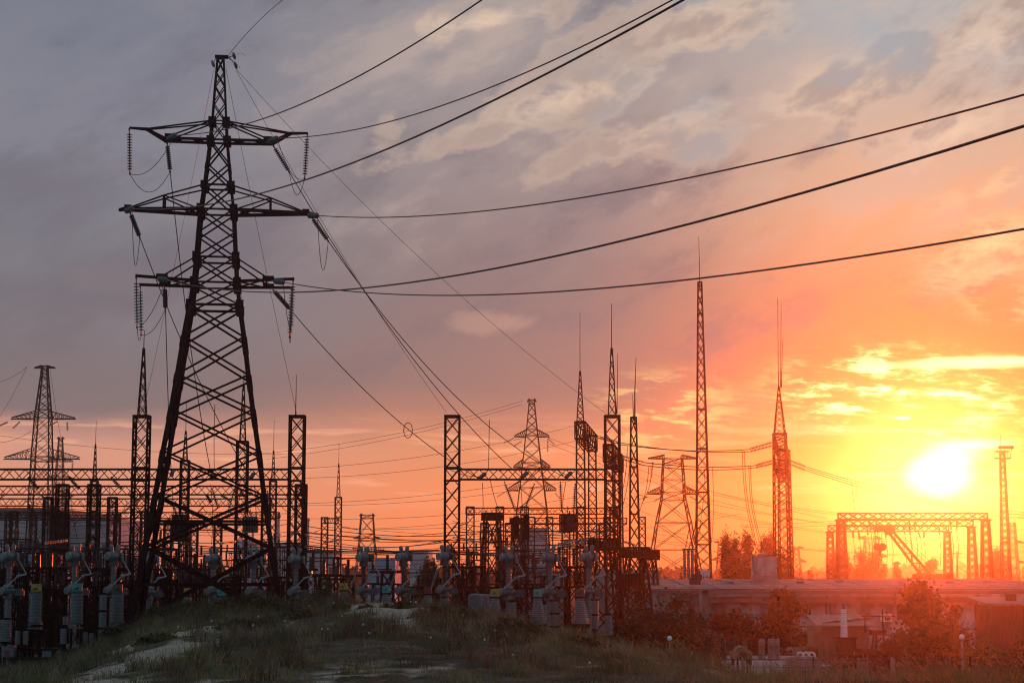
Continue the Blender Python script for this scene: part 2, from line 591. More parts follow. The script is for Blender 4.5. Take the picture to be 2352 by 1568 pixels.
def beam_between(mb, a, b, h, d, chord, brw, n):
    """a horizontal box lattice girder from a to b (points on its centre line)"""
    a, b = Vector(a), Vector(b)
    x = (b - a).normalized()
    y = Vector((-x.y, x.x, 0))
    off = [y * (-d / 2) + Vector((0, 0, -h / 2)), y * (d / 2) + Vector((0, 0, -h / 2)), y * (d / 2) + Vector((0, 0, h / 2)), y * (-d / 2) + Vector((0, 0, h / 2))]
    for o in off:
        mb.bar(a + o, b + o, chord)
    for i in range(4):
        o0, o1 = off[i], off[(i + 1) % 4]
        for k in range(n):
            p0, p1 = a.lerp(b, k / n), a.lerp(b, (k + 1) / n)
            if k % 2 == 0:
                mb.bar(p0 + o0, p1 + o1, brw)
            else:
                mb.bar(p0 + o1, p1 + o0, brw)
    for p in (a, b):
        for i in range(4):
            mb.bar(p + off[i], p + off[(i + 1) % 4], chord)


def sagline(a, b, sag, n=14):
    a, b = Vector(a), Vector(b)
    return [a.lerp(b, i / n) - Vector((0, 0, sag * 4 * (i / n) * (1 - i / n))) for i in range(n + 1)]


def wire(a, b, sag, r, label, group=None, name='conductor_wire', n=14):
    return solo(name, MB().tube(sagline(a, b, sag, n), r, 5), M['wire'], label, 'wire', group)


def discs(mb, a, b, n, r, cap=None):
    """string of cap-and-pin insulator discs from a to b"""
    a, b = Vector(a), Vector(b)
    L = (b - a).length
    prof = [(0, .02)]
    st = L / n
    for i in range(n):
        t = i * st
        prof += [(t + st * .10, .035), (t + st * .35, .045), (t + st * .45, r * .8), (t + st * .62, r), (t + st * .68, r * .9), (t + st * .74, .03)]
    prof.append((L, .02))
    mb.lathe(a, b, prof, 10)


def string_thing(a, b, n, r, label, group, material=None, parts=True, name='insulator_string'):
    a, b = Vector(a), Vector(b)
    t = thing(name, label, 'insulator', a, group)
    d = (b - a).normalized()
    L = (b - a).length
    m = MB(); discs(m, a + d * (.1 * L), b - d * (.08 * L), n, r)
    m.build('disc_chain', material or M['glass'], t, True)
    if parts:
        k = MB(); k.bar(a, a + d * (.1 * L), .05); k.box(a + d * .05, (.09, .09, .09)); k.build('shackle', M['wire'], t)
        k = MB(); k.bar(b - d * (.08 * L), b, .06); k.box(b, (.10, .10, .08)); k.build('clamp', M['wire'], t)
    return t


# ------------------------------------------------------------------ the big pylon in front
TC = P(481, 1400, 100)
TB = 2.7
TR = R(7.3)
_tc, _ts = math.cos(TR), math.sin(TR)


def T(x, y, z):
    return Vector((TC.x + x * _tc - y * _ts, TC.y + x * _ts + y * _tc, z))


def zl(v):
    return P(500, v, 100).z


def pylon_front():
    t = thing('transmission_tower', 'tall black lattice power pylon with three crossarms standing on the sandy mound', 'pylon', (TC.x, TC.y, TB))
    lev = [(1425, 3.90), (1258, 3.25), (1142, 2.83), (1042, 2.50), (947, 2.15), (868, 1.88), (781, 1.60), (707, 1.33), (655, 1.16), (597, 1.06), (541, .98), (487, .90), (430, .72), (381, .60), (325, .46), (281, .38), (240, .33), (199, .27), (168, .22), (134, .17)]
    R_ = []
    for v, h in lev:
        z = zl(v)
        R_.append([T(-h, -h, z), T(h, -h, z), T(h, h, z), T(-h, h, z)])
    for i in range(4):
        mb = MB()
        for k in range(len(R_) - 1):
            w = .24 if k < 7 else (.20 if k < 11 else (.15 if k < 15 else .10))
            mb.bar(R_[k][i], R_[k + 1][i], w)
            if k in (0, 1, 2, 3, 4, 5, 8, 10, 12):   # splice plates
                p = R_[k + 1][i]
                q = p.lerp(R_[k][i], .28)
                mb.bar(p, q, w * 1.22)
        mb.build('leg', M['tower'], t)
    for k in range(len(R_) - 1):
        mb = MB()
        w = .15 if k < 2 else (.105 if k < 7 else (.085 if k < 14 else .055))
        if k == 0 or k == 1:
            lattice(mb, R_[k], R_[k + 1], .155)
            mid = [a.lerp(b, .5) for a, b in zip(R_[k], R_[k + 1])]
            for i in range(4):
                mb.bar(mid[i], mid[(i + 1) % 4], .14)
        else:
            lattice(mb, R_[k], R_[k + 1], w)
        if k in (6, 7, 8, 10, 11, 13, 14, 18):
            for i in range(4):
                mb.bar(R_[k + 1][i], R_[k + 1][(i + 1) % 4], w * 1.2)
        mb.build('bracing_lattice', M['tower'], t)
    # gusset plates where the crossarms meet the body
    for k in (7, 8, 9, 11, 12, 14, 15):
        for i in range(4):
            MB().box(R_[k][i], (.42, .30, .55 if k < 12 else .4), TR).build('gusset_plate', M['tower'], t)
    # upper crossarms
    zb, zt = zl(325), zl(281)
    for sg in (-1, 1):
        mb = MB()
        zk, ztip = zb, zb + .62
        for f in (-1, 1):
            b0 = T(sg * .46, f * .46, zb); k0 = T(sg * 2.95, f * .42, zb + .02); k1 = T(sg * 3.95, f * .12, ztip - .05); tip = T(sg * 4.9, 0, ztip)
            mb.bar(b0, k0, .14); mb.bar(k0, k1, .13); mb.bar(k1, tip, .11)
            tt = T(sg * .38, f * .38, zt)
            mb.bar(tt, k1, .075); mb.bar(tt, k0, .075)
            mb.bar(b0, T(sg * 1.7, -f * .42, zb), .06); mb.bar(T(sg * 1.7, -f * .42, zb), k0, .06)
        mb.bar(T(sg * 2.95, -.42, zb), T(sg * 2.95, .42, zb), .14)
        mb.bar(T(sg * 3.95, -.14, ztip - .05), T(sg * 3.95, .14, ztip - .05), .14)
        mb.box(T(sg * 2.7, -.42, zb + .12), (.5, .06, .3), TR)
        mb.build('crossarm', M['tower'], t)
    # middle crossarms, the longest
    zb, zt = zl(487), zl(430)
    for sg in (-1, 1):
        mb = MB()
        for f in (-1, 1):
            b0 = T(sg * .9, f * .9, zb); tip = T(sg * 5.15, f * .10, zb + .03)
            mb.bar(b0, tip, .17)
            tt = T(sg * .72, f * .72, zt); pk = T(sg * 2.9, f * .45, zb + .78)
            mb.bar(tt, pk, .075); mb.bar(pk, T(sg * 4.75, f * .16, zb + .1), .075); mb.bar(pk, T(sg * 1.2, f * .8, zb + .1), .07)
            mb.bar(T(sg * 2.9, f * .52, zb), pk, .12)
            mb.bar(b0, T(sg * 2.0, -f * .65, zb), .06); mb.bar(T(sg * 2.0, -f * .65, zb), T(sg * 3.2, f * .45, zb), .06)
        mb.bar(T(sg * 5.15, -.12, zb), T(sg * 5.3, .12, zb), .17)
        mb.box(T(sg * 4.85, -.16, zb + .12), (.4, .06, .28), TR)
        mb.build('crossarm', M['tower'], t)
    # lower crossarms with two parallel beams each
    zb, zt = zl(652), zl(597)
    for sg in (-1, 1):
        mb = MB()
        for f in (-1, 1):
            b0 = T(sg * 1.15, f * 1.15, zb); tip = T(sg * 4.25, f * 1.55, zb + .12)
            mb.bar(b0, tip, .15)
            mb.bar(T(sg * 1.06, f * 1.06, zt), T(sg * 2.75, f * 1.36, zb + .22), .08)
            mb.bar(b0, T(sg * 2.6, -f * 1.3, zb + .06), .075)
            mb.box(T(sg * 2.85, f * 1.38, zb + .18), (.62, .08, .22), TR)
        mb.bar(T(sg * 2.75, -1.36, zb + .06), T(sg * 2.75, 1.36, zb + .06), .12)
        mb.build('crossarm', M['tower'], t)
    # peak plate and climbing pegs
    mb = MB()
    zp = zl(131)
    mb.box(T(.05, 0, zp), (.72, .5, .09), TR)
    mb.bar(T(.35, -.1, zp), T(.55, -.1, zp - .12), .06)
    mb.build('peak_plate', M['tower'], t)
    mb = MB()
    for k in range(14):
        z = zl(672 + k * 6.2)
        h = 1.20 + .013 * k
        for sg in (-1, 1):
            mb.bar(T(sg * h, -h, z), T(sg * (h + .22), -h, z), .028)
    mb.build('climbing_peg', M['tower'], t)
    return t


pylon_front()

GL = 'insulator strings on the big front pylon'
GW = 'conductors leaving the big front pylon overhead'
GD = 'conductors dropping from the big front pylon to the yard'
GJ = 'slack jumper loops on the big front pylon'
zU, zM, zLo = zl(325), zl(487), zl(652)
WD = Vector((36, -88, 0)).normalized()


def overhead(start, pix, r, label, reach=1.35, name='conductor_wire'):
    """span towards the next pylon: one vertical plane through start along WD, a parabola through two sighted points"""
    def hit(u, v):
        d = (P(u, v, 50) - cam.location)
        n = Vector((WD.y, -WD.x, 0))
        k = n.dot(start - cam.location) / n.dot(d)
        p = cam.location + d * k
        return (p - start).dot(WD), p.z
    (t1, z1), (t2, z2) = hit(*pix[0]), hit(*pix[1])
    z0 = start.z
    A = np.array([[t1 * t1, t1], [t2 * t2, t2]])
    a, b = np.linalg.solve(A, np.array([z1 - z0, z2 - z0]))
    tm = t2 * reach
    pts = [Vector((start.x + WD.x * t, start.y + WD.y * t, z0 + a * t * t + b * t)) for t in np.linspace(0, tm, 40)]
    solo(name, MB().tube(pts, r, 6), M['wire'], label, 'wire', GW)
    return Vector((WD.x, WD.y, b)).normalized()


def strain(att, dr, label, L=1.8):
    e = att + dr * L
    string_thing(att, e, 11, .165, label, GL)
    return e


# attachment points: (name, near attachment, far attachment)
A = {
    'ul': (T(-2.75, -.42, zU - .05), T(-2.85, .35, zU - .08)),
    'ur': (T(2.75, -.42, zU - .05), T(3.0, .35, zU - .08)),
    'ml': (T(-4.95, -.12, zM - .1), T(-4.75, .12, zM - .12)),
    'mr': (T(5.0, -.12, zM - .1), T(5.15, .12, zM - .12)),
    'll': (T(-3.0, -1.4, zLo), T(-2.85, 1.35, zLo - .05)),
    'lr': (T(3.2, -1.4, zLo), T(3.1, 1.35, zLo - .05)),
}
WORD = {'ul': 'upper left', 'ur': 'upper right', 'ml': 'middle left', 'mr': 'middle right', 'll': 'lower left', 'lr': 'lower right'}
OV = {'ul': [(800, 188), (1107, 0)], 'ur': [(1000, 248), (1545, 0)], 'ml': [(900, 338), (1570, 0)], 'mr': [(1500, 425), (2352, 218)], 'll': [(1300, 583), (2352, 290)], 'lr': [(1600, 640), (2352, 526)]}
nearend, farend = {}, {}
for k in A:
    guess = Vector((WD.x, WD.y, -.10 if k not in ('mr', 'lr', 'll') else -.18)).normalized()
    e = A[k][0] + guess * 1.8
    d = overhead(e, OV[k], .026 if k in ('ul', 'ur') else .028, 'thick conductor sweeping overhead from the %s crossarm of the big pylon' % WORD[k])
    strain(A[k][0], guess, 'stubby pale strain insulator facing the viewer at the %s crossarm of the big pylon' % WORD[k])
    nearend[k] = e

# down to the gantries: end strings on the beams, 120 m away
EN = {'ul': (490, 1088), 'ml': (583, 1086), 'll': (397, 1080), 'ur': (1213, 1084), 'mr': (1313, 1084), 'lr': (1116, 1086)}
LINES = {}
SAG = {'ul': 1.5, 'ml': .9, 'll': .7, 'ur': 1.6, 'mr': 1.9, 'lr': 1.0}
for k in A:
    be = P(*EN[k], 119.6)
    a = A[k][1]
    # string on the pylon follows the start of the sagging line
    ln = sagline(a, be, SAG[k], 20)
    d0 = (ln[1] - ln[0]).normalized()
    e = a + d0 * 1.8
    string_thing(a, e, 12, .14, 'dark strain insulator hanging away from the %s crossarm of the big pylon' % WORD[k], GL, M['porc_dark'])
    farend[k] = e
    LINES[k] = ln
    d1 = (ln[-1] - ln[-2]).normalized()
    # the string on the beam points back towards the line
    g = 'insulator strings on the front gantry beams'
    tgt = be + Vector((-.42 if k in ('ur', 'mr', 'lr') else random.uniform(-.2, .2), -1.35, -.42))
    string_thing(be, tgt, 9, .135, 'pale strain insulator on the gantry beam ending the %s conductor of the big pylon' % WORD[k], g)
    wire(e, tgt, SAG[k] * .9, .026, 'conductor dropping from the %s crossarm of the big pylon to a gantry beam' % WORD[k], GD)

# hanging support strings and jumper loops
tips = {
    'ul': [T(-4.9, 0, zU + .58)], 'ur': [T(4.88, 0, zU + .58)],
    'll': [T(-4.2, -1.55, zLo + .05), T(-4.2, 1.55, zLo + .05)], 'lr': [T(4.2, -1.55, zLo + .05), T(4.15, 1.5, zLo + .05)]}
bot = {}
for k, ps in tips.items():
    for i, p in enumerate(ps):
        L = 2.55 if k in ('ul', 'ur') else 2.75
        b = p + Vector((.1 if k == 'ul' else -.12 if k == 'ur' else .12 if k == 'll' else -.08, 0, -L))
        string_thing(p, b, 14, .15, 'vertical insulator string hanging from the %s%s tip of the big pylon' % ('near ' if len(ps) > 1 and i == 0 else 'far ' if len(ps) > 1 else '', WORD[k]), GL)
        bot.setdefault(k, []).append(b)


def loop(p, q, drop, label, r=.018):
    p, q = Vector(p), Vector(q)
    pts = []
    for i in range(19):
        t = i / 18
        c = p.lerp(q, t)
        pts.append(c - Vector((0, 0, drop * (1 - (2 * t - 1) ** 2))))
    solo('jumper_loop', MB().tube(pts, r, 5), M['wire'], label, 'wire', GJ)


for k in ('ul', 'ur', 'll', 'lr'):
    b = bot[k][0]
    b2 = bot[k][-1]
    loop(nearend[k], b, .75 if k[0] == 'u' else .5, 'near half of the jumper loop under the %s crossarm of the big pylon' % WORD[k])
    loop(farend[k], b2, 1.1 if k[0] == 'u' else .45, 'far half of the jumper loop under the %s crossarm of the big pylon' % WORD[k])
for k in ('ml', 'mr'):
    loop(nearend[k], farend[k], 2.3, 'long U shaped jumper loop under the %s crossarm tip of the big pylon' % WORD[k])
loop(bot['ll'][0], bot['ll'][1], .5, 'short link between the two hanging strings at the lower left crossarm')
loop(bot['lr'][0], bot['lr'][1], .5, 'short link between the two hanging strings at the lower right crossarm')

# earth wires at the peak
zp = zl(131)
pk = T(.5, -.1, zp)
overhead(T(.4, -.25, zp - .02), [(585, 58), (650, 0)], .016, 'thin earth wire leaving the peak of the big pylon upward', 1.5, 'earth_wire')
for (dx, dzv, lb) in ((.75, .05, 'glass earth wire insulator disc above the peak plate of the big pylon'), (.85, -.5, 'glass earth wire insulator disc below the right end of the peak plate'), (-.4, -.45, 'glass earth wire insulator disc below the left end of the peak plate')):
    c = T(dx, -.15, zp + dzv)
    m = MB().lathe(c - Vector((.06, .03, .03)), c + Vector((.06, .03, .03)), [(0, .03), (.03, .19), (.07, .22), (.10, .15), (.14, .03)], 14)
    m.bar(c, T(dx * .55, -.1, zp - .03), .04)
    solo('disc_insulator', m, M['glass'], lb, 'insulator', 'glass discs at the peak of the big pylon', True)
for (a, b, sg, lb) in ((T(.9, 0, zp - .7), P(1394, 951, 120), 1.1, 'thin earth wire from the pylon peak to the gantry column with the spiked mast'),
                       (T(.85, 0, zp - .7), P(1026, 948, 120), .7, 'thin earth wire from the pylon peak to the bare gantry column'),
                       (T(.3, .2, zp - .6), P(682, 952, 120), .35, 'thin earth wire from the pylon peak to the nearest column on its right'),
                       (T(-.35, .2, zp - .6), P(328, 952, 120), .35, 'thin earth wire from the pylon peak to the spiked column on its left')):
    wire(a, b, sg, .012, lb, 'earth wires from the pylon peak', 'earth_wire')
for i, s_ in enumerate(((.9, .1, 1.35, .05, .9, -.75), (.5, -.2, 1.1, -.7, .1, -.9))):
    loop(T(s_[0], -.2, zp + s_[1]), T(s_[2], -.2, zp + s_[3]), -.12, 'small stray wire end %s the peak plate of the big pylon' % ('above' if i == 0 else 'below'), .01)
# coil of spare cable hanging on the lower right conductor
cc = min(LINES['lr'], key=lambda q: abs(proj(q.x, q.y, q.z)[0] - 940)) - Vector((0, 0, .52))
pts = [cc + Vector((.27 * math.cos(a), .05 * math.sin(a * .5), .47 * math.sin(a))) for a in np.linspace(0, 2 * PI * 2.9, 60)]
solo('cable_coil', MB().tube(pts, .022, 5), M['wire'], 'ring of coiled cable hanging on the sagging wire left of the bare gantry column', 'cable')

# ------------------------------------------------------------------ gantries of the yard


def mast_on(t, cx, cy, z0, z1, hw, needle, legw=.06, brw=.035, n=6, kink=0):
    """lattice lightning spike with a thin needle on a column"""
    mb = MB(); shaft(mb, cx, cy, z0, z1, hw, .05, legw, brw, n)
    mb.build('lightning_spike', M['steel'], t)
    mb = MB(); mb.tube([(cx, cy, z1 - .3), (cx, cy, z1 + (needle - z1) * .45), (cx + .02, cy, needle)], .035, 5, .018)
    mb.build('lightning_rod', M['steel'], t)


def gantry_column(t, cx, cy, z0, z1, hw, n, m='steel', legw=.13, brw=.055, hw0=None):
    mb = MB(); shaft(mb, cx, cy, z0, z1, hw0 or hw, hw, legw, brw, n)
    mb.box((cx, cy, z1 + .05), (hw * 2.3, hw * 2.3, .10))
    return mb.build('column', M[m], t)


ZB = P(319, 1089, 120).z
BH = .66


def portal(D, us, masts, beam_u, label, group, m='steel', colh=None, hw=.46, beamz=None, zb=0.0, n=14, thickness=1.0):
    """a row of lattice columns joined by a lattice girder; us: column positions, masts: {index: (spike top v, needle v)}"""
    x0 = P(us[0], HV, D).x
    t = thing('portal_gantry', label, 'gantry', (x0, D, zb), group)
    bz = beamz if beamz is not None else ZB
    top = colh if colh is not None else P(319, 957, 120).z
    for i, u in enumerate(us):
        x = P(u, 1250, D).x
        zt = top if (i in masts or colh is not None) else bz + BH * .6
        cl = gantry_column(t, x, D, zb - .2, zt, hw, n, m, .13 * thickness, .055 * thickness)
        # stiff collar below the girder
        MB().box((x, D, bz + BH * .62), (hw * 2.25, hw * 2.25, .14)).build('collar', M[m], cl); MB().box((x, D, bz - BH * .62), (hw * 2.35, hw * 2.35, .08)).build('collar', M[m], cl)
        if i in masts and masts[i]:
            sv, nv = masts[i]
            mast_on(cl, x, D, zt + .1, P(u, sv, D).z, hw * .55, P(u, nv, D).z)
    xa, xb = P(beam_u[0], 1250, D).x, P(beam_u[1], 1250, D).x
    mb = MB()
    nn = max(6, int(round((xb - xa) / .62)))
    beam_between(mb, (xa, D, bz), (xb, D, bz), BH, BH, .10 * thickness, .05 * thickness, nn)
    mb.build('girder', M[m], t)
    return t


portal(120, [-41, 319, 679], {0: None, 1: (800, 758), 2: None}, (-60, 662), 'front lattice gantry behind the big pylon with one spiked column', 'lattice gantries of the yard')
portal(120, [1038, 1408], {0: None, 1: (800, 697)}, (1055, 1391), 'front lattice gantry with a bare column and a spiked column', 'lattice gantries of the yard')
portal(143.5, [-60, 140, 213, 553, 690], {3: (883, 850)}, (-80, 690), 'second row lattice gantry crossing behind the legs of the big pylon', 'lattice gantries of the yard', hw=.40, n=14)
portal(168, [-40, 108, 256, 421, 610], {3: (990, 920)}, (-60, 690), 'third row lattice gantry with one slender mast behind the big pylon', 'lattice gantries of the yard', hw=.36, n=14)
portal(206, [30, 130, 213, 330, 625], {2: (1020, 966), 4: (1035, 964)}, (0, 640), 'fourth row lattice gantry with two slim spiked columns', 'lattice gantries of the yard', hw=.36, n=14)
portal(196, [1080, 1148, 1205, 1335, 1410], {}, (1070, 1415), 'low wide lattice gantry in front of the middle far pylon', 'lattice gantries of the yard', hw=.40, beamz=12.0)
portal(178, [1113, 1170, 1300, 1385], {}, (1110, 1400), 'lower lattice gantry holding the line traps', 'lattice gantries of the yard', hw=.36, beamz=9.8)
portal(225, [1220, 1262, 1395, 1475], {}, (1230, 1440), 'far low lattice gantry below the middle far pylon', 'lattice gantries of the yard', hw=.40, beamz=11.8)
portal(250, [745, 776], {1: (1065, 1017)}, (745, 776), 'far small gantry with a spiked column between the chimney and the bare column', 'lattice gantries of the yard', hw=.42, beamz=12.5)
portal(190, [385, 445, 500], {}, (360, 520), 'low gantry seen between the legs of the big pylon', 'lattice gantries of the yard', hw=.36, beamz=10.2)
portal(232, [18, 75, 150, 268], {}, (0, 272), 'far low gantry before the pale factory', 'lattice gantries of the yard', hw=.36, beamz=12.4)

# spare lightning rods fixed beside the columns
for (u, v0, v1, D, lb) in ((679, 952, 860, 120.4, 'thin lightning rod on top of the column right of the big pylon'), (1417, 950, 812, 120.4, 'thin lightning rod beside the spike on the right front gantry')):
    a, b = P(u, v0, D), P(u + 2, v1, D)
    m = MB(); m.tube([a, a.lerp(b, .35), b], .04, 5, .015)
    solo('lightning_rod', m, M['steel'], lb, 'lightning rod', 'loose lightning rods')

# strings hanging on the girders
GS = 'insulator strings on the yard girders'
k = 0
for D, us, ms in ((119.5, (56, 150, 247), 1), (143, (10, 92, 150, 170, 290, 330, 470, 500, 612, 655), 2), (167.5, (20, 60, 118, 262, 300, 360, 395, 470, 510, 560), 3), (205.5, (50, 90, 180, 260, 380, 420, 480, 560), 4)):
    for j, u in enumerate(us):
        a = Vector((P(u, 1250, D).x, D, ZB - (.1 if ms == 1 else .25)))
        dx = (.95 if ms == 1 else random.choice((-1, 1)) * random.uniform(.5, 1.1))
        b = a + Vector((dx, -.35, -.95 if ms == 1 else random.uniform(-1.1, -.6)))
        string_thing(a, b, 8, .13 if ms == 1 else .125, '%s insulator string from the left on the %s row gantry girder' % (ORD[j], ORD[ms - 1]), GS, M['porc_dark'] if (j + ms) % 3 else M['glass'], False)
        c = a + Vector((dx * .2, -.2, 0))
# slack loops under the girders
GLo = 'slack loops under the yard girders'
lpn = 0
for D, us in ((143, (20, 80, 120, 178, 260, 312, 386, 455, 520, 585, 640)), (168, (10, 70, 150, 215, 300, 350, 430, 480, 540, 600)), (206, (60, 140, 230, 290, 400, 470, 550))):
    for u in us:
        a = Vector((P(u, 1250, D).x, D, ZB - .9)); b = a + Vector((random.uniform(.9, 1.9), random.uniform(-.6, .6), random.uniform(-.4, .3)))
        dp = random.uniform(.5, 1.4)
        pts = [a.lerp(b, q) - Vector((0, 0, dp * (1 - (2 * q - 1) ** 2))) for q in np.linspace(0, 1, 12)]
        solo('slack_loop', MB().tube(pts, .022, 4), M['wire'], 'slack wire loop, %s in the row under the %s girder' % (ORD[us.index(u)], {143: 'second', 168: 'third', 206: 'fourth'}[D]), 'wire', GLo)
# three long strings under the right front girder plus the V pair
GS2 = 'long strings under the right front girder'
for j, (a, b) in enumerate((((1158, 1105), (1183, 1170)), ((1228, 1110), (1205, 1170)), ((1287, 1105), (1290, 1172)), ((1321, 1110), (1318, 1175)))):
    string_thing(P(*a, 123), P(*b, 123), 13, .15, '%s long dark insulator string from the left under the right front girder' % ORD[j], GS2, M['porc_dark'])
for j, (a, b) in enumerate((((545, 1105), (540, 1165)), ((615, 1125), (612, 1185)), ((487, 1120), (500, 1165)), ((540, 1120), (525, 1170)))):
    string_thing(P(*a, 130), P(*b, 130), 12, .15, '%s long dark insulator string hanging inside the legs of the big pylon' % ORD[j], 'long strings seen through the big pylon', M['porc_dark'])

# ------------------------------------------------------------------ transmission pylons far off


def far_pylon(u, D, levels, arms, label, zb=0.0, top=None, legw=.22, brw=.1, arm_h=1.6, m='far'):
    """levels: (v, half width in picture units); arms: (v, half length, height above) in picture units"""
    k = D / F
    legw *= .8; brw *= .72
    c = P(u, HV, D)
    t = thing('transmission_tower', label, 'pylon', (c.x, D, zb), 'far transmission pylons')
    lv = [(P(u, v, D).z, h * k) for v, h in levels]
    legs = [MB() for _ in range(4)]; br = MB()
    for (za, ha), (zb_, hb) in zip(lv[:-1], lv[1:]):
        lo, hi = ring(c.x, D, za, ha), ring(c.x, D, zb_, hb)
        n = max(1, int(round((zb_ - za) / (ha + hb) / .95)))
        for i in range(4):
            legs[i].bar(lo[i], hi[i], legw)
        lattice(br, lo, hi, brw, n)
        for i in range(4):
            br.bar(hi[i], hi[(i + 1) % 4], brw)
    for i in range(4):
        legs[i].build('leg', M[m], t)
    br.build('bracing_lattice', M[m], t)
    for (v, hl, hv, kind) in arms:
        z = P(u, v, D).z
        hb = float(np.interp(z, [q[0] for q in lv], [q[1] for q in lv]))
        ah = hv * k
        for sg in (-1, 1):
            am = MB()
            L = hl * k
            nseg = 6
            for f in (-1, 1):
                lo0 = Vector((c.x + sg * hb, D + f * hb, z)); lo1 = Vector((c.x + sg * L, D + f * .15, z))
                up0 = Vector((c.x + sg * hb * .95, D + f * hb * .95, z + ah)); up1 = lo1 + Vector((0, 0, ah * .18))
                if kind == 'T':      # flat top, sloping strut below
                    lo0, up0 = up0 - Vector((0, 0, ah * 2)), lo0
                    lo1, up1 = lo1 - Vector((0, 0, ah * .2)), lo1
                am.bar(lo0, lo1, brw * 1.5); am.bar(up0, up1, brw * 1.4)
                for q in range(nseg):
                    p0, p1 = lo0.lerp(lo1, q / nseg), lo0.lerp(lo1, (q + 1) / nseg)
                    r0, r1 = up0.lerp(up1, q / nseg), up0.lerp(up1, (q + 1) / nseg)
                    am.bar(p0, r0, brw * .8)
                    am.bar(p0, r1, brw * .8)
            am.bar(Vector((c.x + sg * L, D - .2, z)), Vector((c.x + sg * L, D + .2, z)), brw * 2)
            am.build('crossarm', M[m], t)
    return t


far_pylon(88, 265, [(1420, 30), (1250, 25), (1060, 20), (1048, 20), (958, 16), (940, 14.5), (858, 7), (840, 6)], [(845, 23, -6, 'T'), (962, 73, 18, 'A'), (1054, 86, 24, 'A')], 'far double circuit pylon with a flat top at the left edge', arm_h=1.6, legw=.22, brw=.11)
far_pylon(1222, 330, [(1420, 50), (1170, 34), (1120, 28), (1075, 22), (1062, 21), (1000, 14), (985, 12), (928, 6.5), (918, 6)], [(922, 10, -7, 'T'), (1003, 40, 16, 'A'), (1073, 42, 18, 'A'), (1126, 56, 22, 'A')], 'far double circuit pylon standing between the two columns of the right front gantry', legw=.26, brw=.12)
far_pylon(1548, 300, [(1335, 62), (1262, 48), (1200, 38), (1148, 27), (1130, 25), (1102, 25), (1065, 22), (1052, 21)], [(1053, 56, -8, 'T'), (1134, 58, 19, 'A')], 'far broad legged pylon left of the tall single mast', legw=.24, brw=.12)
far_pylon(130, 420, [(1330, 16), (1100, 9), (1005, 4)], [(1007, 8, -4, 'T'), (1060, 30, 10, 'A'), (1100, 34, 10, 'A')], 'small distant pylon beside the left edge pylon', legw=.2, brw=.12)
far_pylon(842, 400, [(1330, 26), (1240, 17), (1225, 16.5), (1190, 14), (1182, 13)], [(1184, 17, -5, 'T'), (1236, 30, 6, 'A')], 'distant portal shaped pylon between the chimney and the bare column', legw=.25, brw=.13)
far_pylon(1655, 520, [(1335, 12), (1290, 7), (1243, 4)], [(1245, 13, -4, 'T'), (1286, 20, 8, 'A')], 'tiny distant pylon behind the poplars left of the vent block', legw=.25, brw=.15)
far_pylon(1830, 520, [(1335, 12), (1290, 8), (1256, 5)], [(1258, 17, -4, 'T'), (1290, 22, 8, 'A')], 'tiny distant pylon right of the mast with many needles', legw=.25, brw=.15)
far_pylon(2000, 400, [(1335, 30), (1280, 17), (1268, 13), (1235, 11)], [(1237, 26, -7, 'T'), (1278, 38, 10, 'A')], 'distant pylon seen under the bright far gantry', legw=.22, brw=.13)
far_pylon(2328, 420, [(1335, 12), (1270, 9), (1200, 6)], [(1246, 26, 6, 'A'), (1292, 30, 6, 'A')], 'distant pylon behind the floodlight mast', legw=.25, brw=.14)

# ------------------------------------------------------------------ masts on the right


def single_mast(u, D, v0, v1, hw0, hw1, needle, label, n, plat=(), m='rust', legw=.12, brw=.06):
    c = P(u, HV, D)
    k = D / F
    z0, z1 = P(u, v0, D).z, P(u, v1, D).z
    t = thing('lattice_mast', label, 'mast', (c.x, D, z0), 'lattice masts')
    mb = MB(); shaft(mb, c.x, D, z0, z1, hw0 * k, hw1 * k, legw, brw, n); mb.build('shaft', M[m], t)
    for i, v in enumerate(plat):
        z = P(u, v, D).z
        h = (hw0 + (hw1 - hw0) * (z - z0) / (z1 - z0)) * k
        mb = MB(); mb.box((c.x, D, z), (h * 2.1, h * 2.1, .12)); mb.build('platform', M[m], t)
    if needle:
        mb = MB(); a = Vector((c.x, D, z1)); b = Vector((c.x - .05, D, P(u, needle, D).z))
        mb.tube([a - Vector((0, 0, .3)), a.lerp(b, .4), b], .05, 5, .018); mb.build('lightning_rod', M[m], t)
    return t, c


single_mast(1616, 185, 1420, 648, 18.5, 4.2, 543, 'tallest slender lattice mast with a single needle, right of centre', 27, (1325, 1250, 1130, 1030, 940, 720))
single_mast(1458, 150, 1420, 958, 14, 6, 905, 'tapering lattice mast with a thick rod beside the spiked column', 13, (1180, 1072, 960))
m = MB(); m.tube([P(1458, 975, 150), P(1458, 903, 150), P(1461, 820, 150)], .07, 6, .02)
solo('lightning_rod', m, M['rust'], 'thick lightning rod rising from the tapering mast top', 'lightning rod', 'loose lightning rods')


